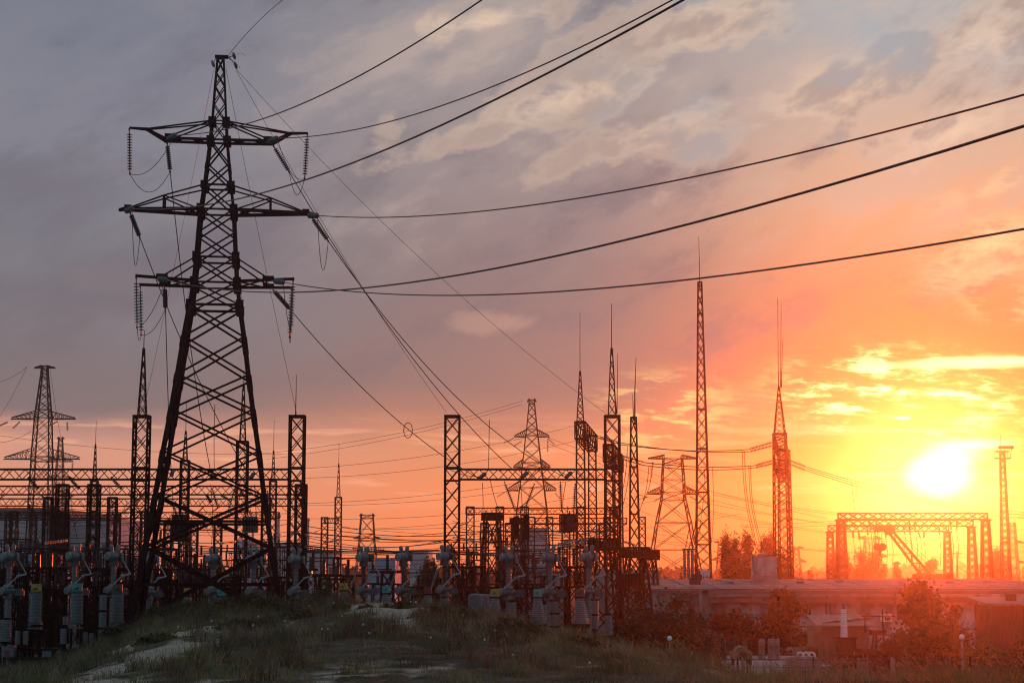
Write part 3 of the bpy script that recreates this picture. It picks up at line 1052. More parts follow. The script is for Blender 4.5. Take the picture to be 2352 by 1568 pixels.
def double_gantry(us, Ds, v_beam, spike, needle, label, colw=.33, rods=()):
    """a tall gantry seen nearly end on: two columns one behind the other and a heavy girder"""
    a, b = P(us[0], v_beam, Ds[0]), P(us[1], v_beam, Ds[1])
    bz = a.z
    t = thing('portal_gantry', label, 'gantry', (a.x, Ds[0], 0), 'tall gantries seen end on')
    for (p, D) in ((a, Ds[0]), (b, Ds[1])):
        gantry_column(t, p.x, D, -.2, bz + .7, colw, 22, 'rust', .12, .05, colw * 1.35)
    mb = MB(); d = (Vector((b.x, b.y, bz)) - Vector((a.x, a.y, bz))).normalized()
    beam_between(mb, Vector((a.x, a.y, bz)) - d * .5, Vector((b.x, b.y, bz)) + d * .5, 1.45, .9, .10, .065, 12)
    mb.box((a.x, Ds[0], bz - .75), (.95, .95, .12)); mb.box((b.x, Ds[1], bz - .75), (.95, .95, .12))
    mb.build('girder', M['rust'], t)
    if spike:
        mast_on(t, a.x, Ds[0], bz + .7, P(us[0], spike, Ds[0]).z, colw * .9, P(us[0], needle, Ds[0]).z, .08, .045, 8)
    for i, (du, v0, v1) in enumerate(rods):
        mb = MB(); q = P(us[0] + du, v0, Ds[0] + 2); r_ = P(us[0] + du * 1.6, v1, Ds[0] + 2)
        mb.tube([q, q.lerp(r_, .45), r_], .05, 5, .018); mb.build('lightning_rod', M['rust'], t)
    return t, a, b, bz


tg1 = double_gantry((1333, 1360), (160, 176), 988, 853, 718, 'tall end on gantry with a spike left of the spiked front column', .33)
tg2 = double_gantry((1398, 1420), (160, 176), 1040, None, None, 'tall end on gantry without a spike just behind the spiked front column', .33)
tg3 = double_gantry((1791, 1800), (172, 196), 1014, 888, 782, 'tall end on gantry with several needles above the warehouse vent block', .55, ((-3, 890, 685), (2, 890, 700), (4, 890, 780)))
# its second, lower girder
m = MB(); a, b = P(1791, 1066, 172), P(1801, 1066, 196)
beam_between(m, Vector((a.x, a.y, a.z)), Vector((b.x, b.y, a.z)), .9, 1.0, .14, .1, 10)
ob = m.build('girder', M['rust'], tg3[0])

GT = 'strain strings of the tall end on gantries'
row = []
for j, (a, b, D0, D1, lb) in enumerate((
        ((1368, 1003), (1428, 1021), 168, 168, 'upper strain string from the spiked end on gantry towards the needles'),
        ((1372, 1000), (1424, 1016), 172, 172, 'rear strain string from the spiked end on gantry towards the needles'),
        ((1424, 1045), (1482, 1062), 168, 168, 'upper strain string from the plain end on gantry'),
        ((1424, 1052), (1478, 1068), 172, 172, 'lower strain string from the plain end on gantry'),
        ((1778, 1014), (1718, 1032), 173, 173, 'upper strain string left of the needle gantry'),
        ((1778, 1022), (1720, 1037), 178, 178, 'second strain string left of the needle gantry'),
        ((1778, 1056), (1732, 1069), 173, 173, 'third strain string left of the needle gantry'),
        ((1778, 1063), (1733, 1074), 178, 178, 'lowest strain string left of the needle gantry'),
        ((1806, 1054), (1853, 1072), 173, 173, 'upper strain string right of the needle gantry'),
        ((1806, 1062), (1852, 1080), 178, 178, 'lower strain string right of the needle gantry'))):
    string_thing(P(*a, D0), P(*b, D1), 15, .15, lb, GT, M['porc_dark'])
GX = 'bus conductors between the tall gantries'
for j, (a, b, sg, D0, D1) in enumerate((((1428, 1021), (1718, 1032), .3, 168, 173), ((1424, 1016), (1720, 1037), .35, 172, 178), ((1482, 1062), (1732, 1069), .25, 168, 173), ((1478, 1068), (1733, 1074), .3, 172, 178))):
    wire(P(*a, D0), P(*b, D1), sg, .04, '%s from the top of the four conductors between the tall gantries' % ORD[j], GX)
for j, (a, b, sg) in enumerate((((1853, 1072), (2500, 1178), 1.4), ((1853, 1076), (2500, 1184), 1.5), ((1852, 1080), (2500, 1190), 1.6))):
    wire(P(*a, 175), P(*b, 250), sg, .03, '%s conductor from the top descending from the needle gantry across the sun' % ORD[j], 'conductors crossing below the sun', n=20)
for j, (u0, v0, u1, v1, D) in enumerate(((1705, 1036, 1738, 1262, 174), (1710, 1036, 1742, 1262, 174), (1720, 1068, 1750, 1262, 176), (1724, 1068, 1754, 1262, 176))):
    a, b = P(u0, v0, D), P(u1, v1, D)
    pts = [a.lerp(b, t) + Vector((-.35 * math.sin(PI * t), 0, 0)) for t in np.linspace(0, 1, 12)]
    solo('dropper_wire', MB().tube(pts, .03, 5), M['rust'], '%s from the left of the four slack droppers beside the needle gantry' % ORD[j], 'wire', 'slack droppers beside the needle gantry')
for j, (u0, v0, u1, v1, D) in enumerate(((1441, 1025, 1415, 1180, 160), (1448, 1030, 1420, 1200, 162), (1490, 1072, 1462, 1190, 165), (1495, 1072, 1478, 1150, 165), (1636, 1072, 1630, 1280, 183), (1600, 1040, 1590, 1260, 184), (1618, 1075, 1598, 1255, 182))):
    a, b = P(u0, v0, D), P(u1, v1, D)
    pts = [a.lerp(b, t) + Vector((.25 * math.sin(PI * t), 0, 0)) for t in np.linspace(0, 1, 10)]
    solo('dropper_wire', MB().tube(pts, .028, 5), M['rust'], '%s from the left of the droppers hanging near the tall masts' % ORD[j], 'wire', 'droppers near the tall masts')

# ------------------------------------------------------------------ switchgear of the yard


def ribbed(mb, c, z0, z1, r, n, seg=14, r1=None, depth=.22):
    """ribbed porcelain body"""
    r1 = r1 or r
    prof = []
    st = (z1 - z0) / n
    for i in range(n):
        rr = r + (r1 - r) * i / max(1, n - 1)
        prof += [(i * st, rr * (1 - depth)), (i * st + st * .30, rr), (i * st + st * .52, rr * .97), (i * st + st * .6, rr * (1 - depth))]
    prof.append((z1 - z0, r1 * (1 - depth)))
    mb.lathe((c[0], c[1], z0), (c[0], c[1], z1), prof, seg)


def make_breaker(dark):
    """air blast breaker: tall column, middle drum, head with two drums, two horns and a folded tube arm"""
    t = thing('circuit_breaker', '-', 'circuit breaker', (0, 0, 0), world=False)
    por = M['porc_dark'] if dark else M['porcelain']
    m = MB(); ribbed(m, (0, 0), 1.15, 4.05, .22, 26, 14, None, .3); m.build('lower_column', por, t, True)
    m = MB(); m.lathe((0, 0, .0), (0, 0, 1.15), [(0, .42), (.35, .42), (.36, .3), (.95, .3), (.96, .4), (1.15, .4)], 14); m.build('pedestal', M['concrete'], t, True)
    m = MB(); m.lathe((-.38, -.62, 4.42), (.42, .30, 4.42), [(0, .05), (.01, .22), (.16, .23), (.18, .27), (.42, .27), (.44, .21), (.85, .21), (.9, .17), (1.05, .15), (1.1, .05)], 16)
    m.lathe((0, -.1, 4.0), (0, -.1, 4.3), [(0, .3), (.3, .22)], 12)
    ld_ = m.build('lower_drum', M['tank'], t, True)
    m = MB(); m.lathe((-.40, -.645, 4.42), (.42, .30, 4.42), [(0, .05), (.01, .235), (.12, .26), (.14, .2)], 16); m.build('end_cap', M['drum'], ld_, True)
    m = MB(); m.box((.55, .35, 4.35), (.5, .42, .42)); m.box((.78, .42, 4.3), (.22, .3, .3)); m.build('valve_box', M['tank'], t)
    m = MB(); ribbed(m, (0, 0), 4.78, 5.92, .185, 13, 14, None, .34); m.lathe((0, 0, 4.65), (0, 0, 4.8), [(0, .3), (.15, .28)], 12); m.build('upper_column', por, t, True)
    m = MB(); m.lathe((0, 0, 5.92), (0, 0, 6.12), [(0, .27), (.2, .3)], 12); m.build('neck', M['tank'], t, True)
    m = MB(); m.lathe((-.36, -.30, 6.5), (.36, .30, 6.5), [(0, .15), (.14, .15), (.18, .24), (.22, .29), (.58, .29), (.63, .24), (.65, .17), (.75, .17), (.9, .15)], 18)
    hd = m.build('head_drum', M['drum'], t, True)
    m = MB(); m.lathe((-.42, -.35, 6.5), (.36, .30, 6.5), [(0, .05), (.01, .23), (.08, .26), (.17, .26), (.18, .15)], 18); m.build('end_cap', M['porcelain'], hd, True)
    m = MB(); m.lathe((.25, .21, 6.5), (.45, .375, 6.5), [(0, .12), (.01, .26), (.04, .26), (.05, .21), (.08, .21), (.09, .26), (.12, .26), (.13, .21), (.16, .21), (.17, .25), (.21, .25), (.23, .05)], 18); m.build('end_cap', M['tank'], hd, True)
    m = MB(); m.lathe((0, 0, 6.1), (0, 0, 6.3), [(0, .24), (.2, .3)], 14); m.build('saddle', M['tank'], t, True)
    for sx, lean in ((-.10, -.10), (.17, .08)):
        m = MB(); m.lathe((sx, 0, 6.70), (sx + lean, 0, 7.22), [(0, .085), (.06, .10), (.22, .10), (.23, .125), (.46, .125), (.51, .10), (.53, .04)], 12); m.build('horn', M['drum'], t, True)
    m = MB(); m.tube([(.52, .1, 6.28), (1.02, .1, 5.42)], .038, 8); m.build('upper_arm', M['galv'], t, True)
    m = MB(); m.tube([(-.25, -.55, 4.45), (.52, -.3, 5.3)], .042, 8); m.tube([(.55, -.28, 5.32), (.98, .08, 5.42)], .055, 8); m.box((.53, -.29, 5.31), (.14, .14, .14)); m.build('lower_arm', M['galv'], t, True)
    if dark:
        m = MB(); m.tube([(-.30, -.45, 6.45), (-.5, -.6, 5.7), (-.85, -.7, 4.6)], .018, 5); m.tube([(-.20, -.45, 6.45), (-.42, -.6, 5.7), (-.77, -.7, 4.6)], .018, 5); m.build('lead', M['galv'], t)
    m = MB(); m.lathe((.50, -.05, 6.25), (.50, -.05, 6.7), [(0, .06), (.05, .085), (.1, .06), (.15, .085), (.2, .06), (.25, .085), (.3, .06), (.35, .085), (.4, .06), (.45, .04)], 10); m.build('bushing', por, t, True)
    return t


BR = [(-60, 1276, 112), (22, 1277, 112), (172, 1277, 114), (262, 1277, 114), (345, 1284, 117), (490, 1283, 119), (582, 1284, 119), (680, 1284, 119), (836, 1280, 118), (927, 1279, 118), (1021, 1277, 117), (1168, 1280, 112), (1263, 1280, 112), (1352, 1279, 112)]
BNOTE = ['', 'pale breaker at the left edge behind the yellow box', 'pale breaker above the teal box at the left', 'pale breaker above the brown box at the left', 'pale breaker behind the left legs of the big pylon', 'pale breaker with upright horns centred inside the legs of the big pylon',
         'pale breaker by the right side inside the legs of the big pylon', 'pale breaker behind the column right of the big pylon', 'black column breaker above the yellow box on the sandy crest', 'black column breaker above the teal box behind the sandy crest',
         'black column breaker behind the bare gantry column', 'pale breaker above the blue tank in the right bay', 'pale breaker before the concrete cabin in the right bay', 'pale breaker beside the rusty caged stand in the right bay']
protoL, protoD = make_breaker(False), make_breaker(True)
used = {True: False, False: False}
GB = 'air blast circuit breakers of the yard'
for i, (u, v, D) in enumerate(BR):
    if i == 0: continue
    dk = i in (8, 9, 10)
    pr = protoD if dk else protoL
    if not used[dk]:
        o = pr; used[dk] = True
    else:
        o = copy_tree(pr)
    p = P(u, v, D)
    o.location = (p.x, D, p.z - 6.5)
    o.rotation_euler = (0, 0, R(-14 if u > 1100 else (4 if u > 700 else 10)) + random.uniform(-.05, .05))
    o['label'] = BNOTE[i]
    o['group'] = GB


def make_ct(kind, colour):
    """current transformer: ribbed porcelain body with a painted box on top"""
    t = thing('current_transformer', '-', 'current transformer', (0, 0, 0), world=False)
    if kind == 'straight':
        m = MB(); ribbed(m, (0, 0), 2.05, 4.25, .50, 20, 20, None, .22); m.build('ribbed_body', M['porcelain'], t, True)
        m = MB(); m.lathe((0, 0, 4.25), (0, 0, 4.42), [(0, .44), (.17, .5)], 18); m.build('collar', M['drum'], t, True)
        m = MB(); m.box((0, 0, 4.72), (.72, .62, .58)); o = m.build('head_box', M[colour], t)
        m = MB(); m.box((0, -.36, 4.62), (.16, .12, .14)); m.tube([(.0, -.40, 4.62), (.2, -.52, 4.72)], .03, 6); m.tube([(-.06, -.38, 4.6), (-.26, -.5, 4.55)], .025, 6); m.build('terminal', M['black'], t)
        m = MB(); m.box((0, 0, 1.95), (.95, .8, .2)); m.box((0, 0, 1.55), (.9, .75, .12)); m.build('base_box', M['tank'], t)
        m = MB()
        for sx in (-.38, .38):
            for sy in (-.3, .3):
                m.bar((sx, sy, -2.6), (sx, sy, 1.5), .12)
        m.bar((-.38, -.3, .1), (.38, -.3, 1.4), .05); m.bar((.38, -.3, .1), (-.38, -.3, 1.4), .05)
        m.build('stand', M['steel'], t)
    else:
        m = MB(); ribbed(m, (0, 0), 1.9, 3.85, .66, 12, 20, .36, .2); m.build('ribbed_body', M['porcelain'], t, True)
        m = MB(); m.box((0, 0, 3.93), (.72, .62, .12)); m.build('collar', M['steel'], t)
        m = MB(); m.box((0, 0, 4.28), (.62, .56, .58)); m.build('head_box', M[colour], t)
        m = MB(); m.box((0, -.3, 4.28), (.13, .1, .13)); m.build('terminal', M['black'], t)
        m = MB(); m.lathe((0, 0, 1.55), (0, 0, 1.9), [(0, .6), (.1, .72), (.35, .72)], 18); m.build('base_box', M['steel'], t, True)
        m = MB()
        for sx in (-.45, .45):
            for sy in (-.4, .4):
                m.bar((sx, sy, -3.2), (sx, sy, 1.55), .14)
        m.build('stand', M['steel'], t)
    return t


CT = [('straight', 'yellow', 84, 1340, 108, 'tall ribbed transformer with a yellow box on top at the left edge'),
      ('straight', 'teal', 178, 1339, 108, 'tall ribbed transformer with a bright teal box on top at the left'),
      ('straight', 'brown', 271, 1341, 108, 'tall ribbed transformer with a brown box on top left of the big pylon'),
      ('cone', 'yellow', 431, 1350, 112, 'conical ribbed transformer with yellow box inside the left legs of the big pylon'),
      ('cone', 'teal', 508, 1352, 114, 'conical ribbed transformer with teal box in the middle under the big pylon'),
      ('cone', 'brown', 590, 1352, 114, 'conical ribbed transformer with brown box by the right leg of the big pylon'),
      ('cone', 'yellow', 789, 1338, 111, 'ribbed transformer whose yellow box stands left of the sandy crest'),
      ('cone', 'teal', 887, 1345, 111, 'ribbed transformer whose teal box rises behind the sandy crest'),
      ('cone', 'red', 983, 1347, 111, 'ribbed transformer whose dark red box rises behind the grass'),
      ('cone', 'yellow', 1137, 1352, 101, 'conical ribbed transformer with an ochre box above the grass slope'),
      ('cone', 'teal', 1235, 1352, 101, 'conical ribbed transformer with a teal box above the grass slope'),
      ('cone', 'brown', 1333, 1352, 101, 'conical ribbed transformer with a brown box beside the rusty stands')]
protos = {}
for kd, colr, u, v, D, lb in CT:
    key = (kd, colr)
    if key in protos:
        o = copy_tree(protos[key])
    else:
        o = protos[key] = make_ct(kd, colr)
    p = P(u, v, D)
    sc_ = .74 if kd == 'straight' else .70
    o.scale = (sc_, sc_, sc_)
    o.location = (p.x, D, p.z - (5.01 if kd == 'straight' else 4.57) * sc_)
    o.rotation_euler = (0, 0, R(6) if u < 700 else R(-6))
    o['label'] = lb
    o['group'] = 'current transformers with painted boxes'

# slim post insulators and arresters
GP = 'slim stacked post insulators'


def post_stack(u, v0, v1, D, r, n, label, material='porcelain', segs=3):
    p = P(u, v1, D)
    z1, z0 = P(u, v0, D).z, p.z
    t = thing('post_insulator', label, 'insulator', (p.x, D, z0), GP)
    L = (z1 - z0) / segs
    for i in range(segs):
        m = MB(); ribbed(m, (p.x, D), z0 + i * L + .06, z0 + (i + 1) * L - .06, r, n, 12)
        m.build('porcelain_unit', M[material], t, True)
    for i in range(segs + 1):
        MB().lathe((p.x, D, z0 + i * L - .06), (p.x, D, z0 + i * L + .06), [(0, r * .8), (.12, r * .8)], 10).build('flange', M['steel'], t)
    m = MB(); m.bar((p.x, D, z0 - .05), (p.x, D, min(z0 - .6, hz(p.x, D) - .1)), .16)
    m.build('support', M['steel'], t)


post_stack(234, 1363, 1482, 107, .24, 9, 'tallest slim white post insulator between teal and brown boxes', segs=3)
post_stack(145, 1440, 1480, 106, .19, 10, 'slim post insulator below the teal box at the left', segs=1)
post_stack(150, 1412, 1436, 112, .18, 7, 'short post insulator just above another near the left edge', segs=1)
post_stack(12, 1420, 1475, 104, .34, 14, 'stout post insulator at the very left edge', segs=1)
post_stack(40, 1445, 1482, 106, .15, 10, 'thin post insulator under the yellow box', segs=1)
post_stack(58, 1446, 1482, 106, .15, 10, 'thin post insulator right below the yellow box', segs=1)
post_stack(196, 1448, 1482, 108, .15, 9, 'thin post insulator right below the teal box', segs=1)
post_stack(210, 1450, 1482, 108, .15, 9, 'thin post insulator between teal box stand and tallest post', segs=1)
post_stack(255, 1448, 1485, 108, .17, 9, 'thin post insulator beside the tallest white post', segs=1)
post_stack(1272, 1378, 1438, 100, .27, 14, 'bright white post insulator at the right bay above the slope', segs=2)
post_stack(1247, 1385, 1432, 104, .24, 12, 'post insulator half hidden behind the bright white one', segs=1)
post_stack(1366, 1376, 1446, 104, .22, 14, 'slim post insulator behind the rusty stand leg', segs=2)
post_stack(1398, 1410, 1460, 101, .2, 12, 'low post insulator inside the rusty stand', segs=1)
post_stack(1177, 1380, 1420, 104, .22, 10, 'short post insulator under the right bay breaker', segs=1)
post_stack(1020, 1372, 1398, 106, .2, 8, 'short post insulator in the grass by the bare column', segs=1)

# steel tables under the left equipment
GTb = 'low steel equipment tables at the left'
for j, (u0, u1, v, D, lb) in enumerate(((0, 62, 1486, 105, 'low dark steel table under the left edge insulators'), (66, 128, 1492, 106, 'low dark steel table under the yellow boxed transformer'), (150, 222, 1494, 106, 'low dark steel table beside the teal boxed transformer'), (20, 130, 1512, 102, 'lowest long steel frame at the left edge of the yard'))):
    a, b = P(u0, v, D), P(u1, v, D)
    m = MB(); m.box(((a.x + b.x) / 2, D, a.z), (b.x - a.x, .9, .14)); m.box(((a.x + b.x) / 2, D - .2, a.z - .45), (b.x - a.x, .08, .08))
    gz = hz((a.x + b.x) / 2, D)
    for x in (a.x + .15, (a.x + b.x) / 2, b.x - .15):
        for dy in (-.35, .35):
            m.bar((x, D + dy, gz - .2), (x, D + dy, a.z - .05), .12)
    solo('equipment_table', m, M['steel'], lb, 'table', GTb)
for j, (u, v, w, h, D, mt, lb) in enumerate(((20, 1495, 30, 26, 104, 'tank', 'grey blue control box at the left edge with a round dial'), (200, 1500, 34, 30, 108, 'tank', 'blue grey control cabinet below the teal boxed transformer'), (110, 1502, 26, 22, 103, 'steel', 'dark control box under the low steel table'))):
    p = P(u, v, D); k_ = D / F
    t = thing('control_cabinet', lb, 'cabinet', (p.x, D, p.z - h * k_ / 2), 'control cabinets')
    m = MB(); m.box((p.x, D, p.z), (w * k_, .5, h * k_)); m.bar((p.x, D, p.z - h * k_ / 2), (p.x, D, hz(p.x, D) - .2), .2); m.build('cabinet_body', M[mt], t)
    m = MB(); m.box((p.x, D - .262, p.z), (w * k_ * .8, .02, h * k_ * .8)); m.build('door', M['drum'], t)
    if j == 0:
        m = MB(); m.lathe((p.x, D - .29, p.z - .1), (p.x, D - .275, p.z - .1), [(0, .15), (.015, .15)], 14); m.build('dial', M['red'], t, True)

# crowded lattice stands of the disconnectors
GSt = 'lattice disconnector stands'
st_proto = None


def make_stand():
    t = thing('disconnector_stand', '-', 'stand', (0, 0, 0), world=False)
    m = MB(); shaft(m, 0, 0, 0, 5.2, .55, .35, .09, .05, 5); m.build('lattice_frame', M['steel'], t)
    for x in (-1.0, 0, 1.0):
        m = MB(); ribbed(m, (x, 0), 5.35, 6.4, .12, 9, 9); m.build('post_insulator', M['porc_dark'], t, True)
    m = MB(); m.box((0, 0, 5.27), (2.5, .5, .14)); m.tube([(-1.1, 0, 6.45), (1.1, 0, 6.5)], .05, 6); m.build('crossbeam', M['steel'], t)
    return t


stl = [(8, 150), (34, 132), (62, 160), (98, 134), (118, 150), (140, 128), (166, 158), (196, 136), (222, 130), (245, 150), (262, 138), (290, 128), (395, 135), (412, 160), (448, 128), (470, 150), (540, 134), (562, 127), (610, 150), (636, 132), (660, 145), (715, 150), (745, 134), (772, 150), (800, 128), (868, 140), (890, 128), (905, 150), (962, 132), (1000, 150), (1062, 140), (1092, 150), (1120, 136), (1196, 150), (1212, 136), (1240, 155), (1290, 128), (1318, 124), (22, 122), (48, 145), (76, 128), (108, 168), (128, 140), (152, 172), (184, 124), (206, 150), (232, 165), (254, 126), (276, 145), (300, 160), (4, 170), (350, 150), (375, 125), (425, 145), (505, 128), (528, 158), (590, 138), (690, 128), (1075, 128), (1180, 128), (1228, 126), (1260, 140), (1275, 160), (1150, 145)]
for i, (u, D) in enumerate(stl):
    if st_proto is None:
        o = st_proto = make_stand()
    else:
        o = copy_tree(st_proto)
    p = P(u, 1290, D)
    o.location = (p.x, D, 0)
    sc = random.uniform(.82, 1.12)
    o.scale = (1, 1, sc)
    o.rotation_euler = (0, 0, random.uniform(-.5, .5))
    q = 'left of the big pylon' if u < 300 else ('behind the big pylon legs' if u < 650 else ('between big pylon and bare column' if u < 1040 else 'right of the bare column'))
    j = len([1 for uu, dd in stl[:i] if (uu < 300) == (u < 300) and (300 <= uu < 650) == (300 <= u < 650) and (650 <= uu < 1040) == (650 <= u < 1040)])
    o['label'] = 'three insulator lattice stand, %s from the left %s' % (ORD[j], q)
    o['group'] = GSt

# slender bus supports filling the yard
GBs = 'slender lattice bus supports'
bs_proto = None


def make_bus_support():
    t = thing('bus_support', '-', 'bus support', (0, 0, 0), world=False)
    m = MB()
    for x in (-.85, .85):
        shaft(m, x, 0, 0, 7.6, .20, .14, .05, .03, 12, 'Z')
    for k_ in range(4):
        m.bar((-.85, 0, 1.9 * k_), (.85, 0, 1.9 * (k_ + 1)), .035); m.bar((.85, 0, 1.9 * k_), (-.85, 0, 1.9 * (k_ + 1)), .035)
    m.build('lattice_frame', M['steel'], t)
    m = MB(); m.box((0, 0, 7.66), (2.7, .3, .12)); m.build('crossbeam', M['steel'], t)
    for x in (-1.2, 0, 1.2):
        m = MB(); ribbed(m, (x, 0), 7.74, 8.5, .10, 7, 8); m.build('post_insulator', M['porc_dark'], t, True)
    return t


bsl = [(12, 160), (40, 182), (68, 140), (92, 176), (115, 158), (136, 190), (160, 142), (182, 170), (204, 186), (226, 152), (250, 178), (272, 160), (296, 190), (340, 150), (372, 178), (400, 150), (436, 172), (462, 140), (492, 178), (520, 150), (548, 186), (572, 150), (600, 170), (640, 186), (662, 165), (1065, 165), (1095, 182), (1130, 160), (1165, 180), (1182, 150), (1215, 172), (1250, 185), (1282, 165), (1318, 182)]
for i, (u, D) in enumerate(bsl):
    if bs_proto is None:
        o = bs_proto = make_bus_support()
    else:
        o = copy_tree(bs_proto)
    p = P(u, 1290, D)
    o.location = (p.x, D, 0)
    o.scale = (random.uniform(.75, 1.1), 1, random.uniform(.8, 1.15))
    o.rotation_euler = (0, 0, random.uniform(-.7, .7))
    j = i if u < 320 else (i - 13 if u < 700 else i - 25)
    o['label'] = 'slender lattice bus support, %s from the left %s' % (ORD[j], 'left of the big pylon' if u < 320 else ('behind the big pylon legs' if u < 700 else 'right of the bare column'))
    o['group'] = GBs
GYw = 'fine wires across the crowded yard'
k_ = 0
for (ua, ub, va, vb) in ((-30, 330, 1160, 1300), (300, 700, 1165, 1290), (690, 1060, 1215, 1300), (1040, 1440, 1190, 1300)):
    for i in range(9):
        v0 = va + (vb - va) * (i + .5) / 9
        D = random.uniform(126, 190)
        wire(P(ua, v0, D), P(ub, v0 + random.uniform(-8, 8), D * random.uniform(.97, 1.04)), random.uniform(.2, .9), .022, 'fine yard wire, %s from the top %s' % (ORD[i], {-30: 'left of the big pylon', 300: 'across the big pylon legs', 690: 'between big pylon and bare column', 1040: 'right of the bare column'}[ua]), GYw, 'yard_wire', 12)

# line traps: barrel coils hung or stood high
GLT = 'barrel shaped line traps'


def line_trap(u, v0, v1, w, D, label, material='steel', slats=18):
    p0, p1 = P(u, v0, D), P(u, v1, D)
    r = w / 2 * D / F
    t = thing('line_trap', label, 'line trap', (p1.x, D, p1.z), GLT)
    m = MB(); m.lathe(p1, p0, [(0, r * .86), ((p0.z - p1.z), r * .86)], 20); m.build('coil', M['porc_dark'], t, True)
    m = MB()
    for k_ in range(slats):
        a = 2 * PI * k_ / slats
        m.bar((p1.x + r * math.cos(a), D + r * math.sin(a), p1.z - .05), (p1.x + r * math.cos(a), D + r * math.sin(a), p0.z + .05), .07)
    m.build('slat_cage', M[material], t)
    m = MB()
    for z in (p0.z, (p0.z + p1.z) / 2, p1.z):
        m.lathe((p1.x, D, z - .05), (p1.x, D, z + .05), [(0, r * 1.03), (.1, r * 1.03)], 20)
    for k_ in range(5):
        a = 2 * PI * k_ / 5
        m.bar((p1.x + r * .7 * math.cos(a), D + r * .7 * math.sin(a), p0.z), (p1.x + r * .75 * math.cos(a), D + r * .75 * math.sin(a), p0.z + .28), .06)
    m.bar((p1.x, D, p0.z), (p1.x, D, p0.z + .6), .05)
    m.build('spider_frame', M[material], t)


line_trap(575, 1188, 1221, 34, 128, 'round slatted line trap hanging inside the right leg of the big pylon', 'tank')
line_trap(412, 1183, 1240, 34, 134, 'tall dark line trap behind the left side of the big pylon')
line_trap(1186, 1187, 1235, 11, 130, 'narrow dark line trap left of the twin gap')
line_trap(1209, 1185, 1236, 12, 130, 'narrow dark line trap right of the twin gap')
line_trap(1304, 1182, 1220, 37, 128, 'round slatted line trap hanging below the right front girder')

# pale busbar tubes and strain rows at breaker height
GBz = 'busbar wires at breaker height'
bz_rows = [(-30, 1247, 700, 1252, 126, .3), (-30, 1254, 1420, 1257, 124, .3), (-30, 1238, 330, 1243, 140, .2), (330, 1238, 1010, 1262, 128, .5), (600, 1243, 1420, 1260, 132, .6), (700, 1252, 1420, 1248, 124, .6), (860, 1262, 1420, 1266, 122, .3), (680, 1218, 1410, 1222, 160, .9), (690, 1222, 1400, 1210, 165, .9), (690, 1205, 1100, 1225, 150, .5), (1040, 1220, 1160, 1208, 150, .2), (1040, 1233, 1400, 1228, 150, .4), (1050, 1238, 1400, 1240, 145, .4), (690, 1228, 1060, 1238, 160, .4)]
for j, (u0, v0, u1, v1, D, sg) in enumerate(bz_rows):
    wire(P(u0, v0, D), P(u1, v1, D), sg, .035 if j < 7 else .03, '%s busbar wire of the low bundle strung across the yard at breaker height' % ORD[j], GBz, 'busbar_wire')
GSl = 'slanting strain rows at breaker height'
for j, (a, b, D, lb) in enumerate((((1262, 1254), (1372, 1236), 120, 'front pale strain row running up to the caged stand'), ((1268, 1259), (1372, 1242), 122, 'rear pale strain row running up to the caged stand'), ((1270, 1250), (1376, 1231), 124, 'upper pale strain row running up to the caged stand'), ((1428, 1242), (1462, 1252), 120, 'short strain row between the two caged stands'),
                                   ((652, 1250), (745, 1262), 126, 'green glass strain row right of the big pylon leg'), ((655, 1218), (712, 1232), 128, 'upper glass strain row right of the big pylon leg'), ((500, 1248), (545, 1243), 126, 'glass strain row inside the big pylon'), ((320, 1250), (365, 1256), 124, 'glass strain row by the left leg of the big pylon'),
                                   ((95, 1248), (160, 1240), 124, 'white glass strain row near the left edge'), ((720, 1222), (740, 1216), 240, 'small strain row left of the far small gantry'), ((780, 1208), (828, 1216), 240, 'small strain row right of the far small gantry'), ((800, 1258), (890, 1263), 128, 'dark strain row above the black column breakers'), ((1052, 1208), (1078, 1198), 170, 'short strain row by the low gantry column'),
                                   ((790, 1237), (742, 1246), 128, 'pale strain row left of the black column breakers'))):
    string_thing(P(*a, D), P(*b, D), 14 if D < 200 else 12, .12, lb, GSl, M['glass'], False)

# more rods in the breaker gap: long operating tubes
# caged stands to the right
GCs = 'rusty caged stands'


def caged_stand(u, v0, v1, vb, wt, wb, D, label, depth=1.6):
    k_ = D / F
    p = P(u, v1, D)
    zt, zb, zg = P(u, v0, D).z, p.z, P(u, vb, D).z
    zg = min(zg, hz(p.x, D))
    t = thing('caged_stand', label, 'stand', (p.x, D, zg), GCs, 0)
    hw = wt / 2 * k_
    m = MB(); shaft(m, p.x, D, zg, zb, wb / 2 * k_, hw * .8, .13, .07, 4, rz=R(12)); m.build('splayed_legs', M['rust'], t)
    m = MB()
    r_ = ring(p.x, D, zb, hw, depth / 2, R(18)); r2 = ring(p.x, D, zt, hw, depth / 2, R(18))
    for i in range(4):
        a, b = Vector(r_[i]), Vector(r_[(i + 1) % 4]); c, d = Vector(r2[i]), Vector(r2[(i + 1) % 4])
        m.bar(a, b, .12); m.bar(c, d, .10); m.bar(a, c, .10)
        for q in range(1, 7):
            m.bar(a.lerp(b, q / 7), c.lerp(d, q / 7), .11, .05)
    m.quadbox(r_ + [v + Vector((0, 0, .06)) for v in r_])
    m.build('cage', M['rust'], t)
    m = MB(); m.box((p.x, D, (zt + zb) / 2 - .05), (hw * 1.5, depth * .7, (zt - zb) * .75), R(18)); m.build('gear_box', M['black'], t)


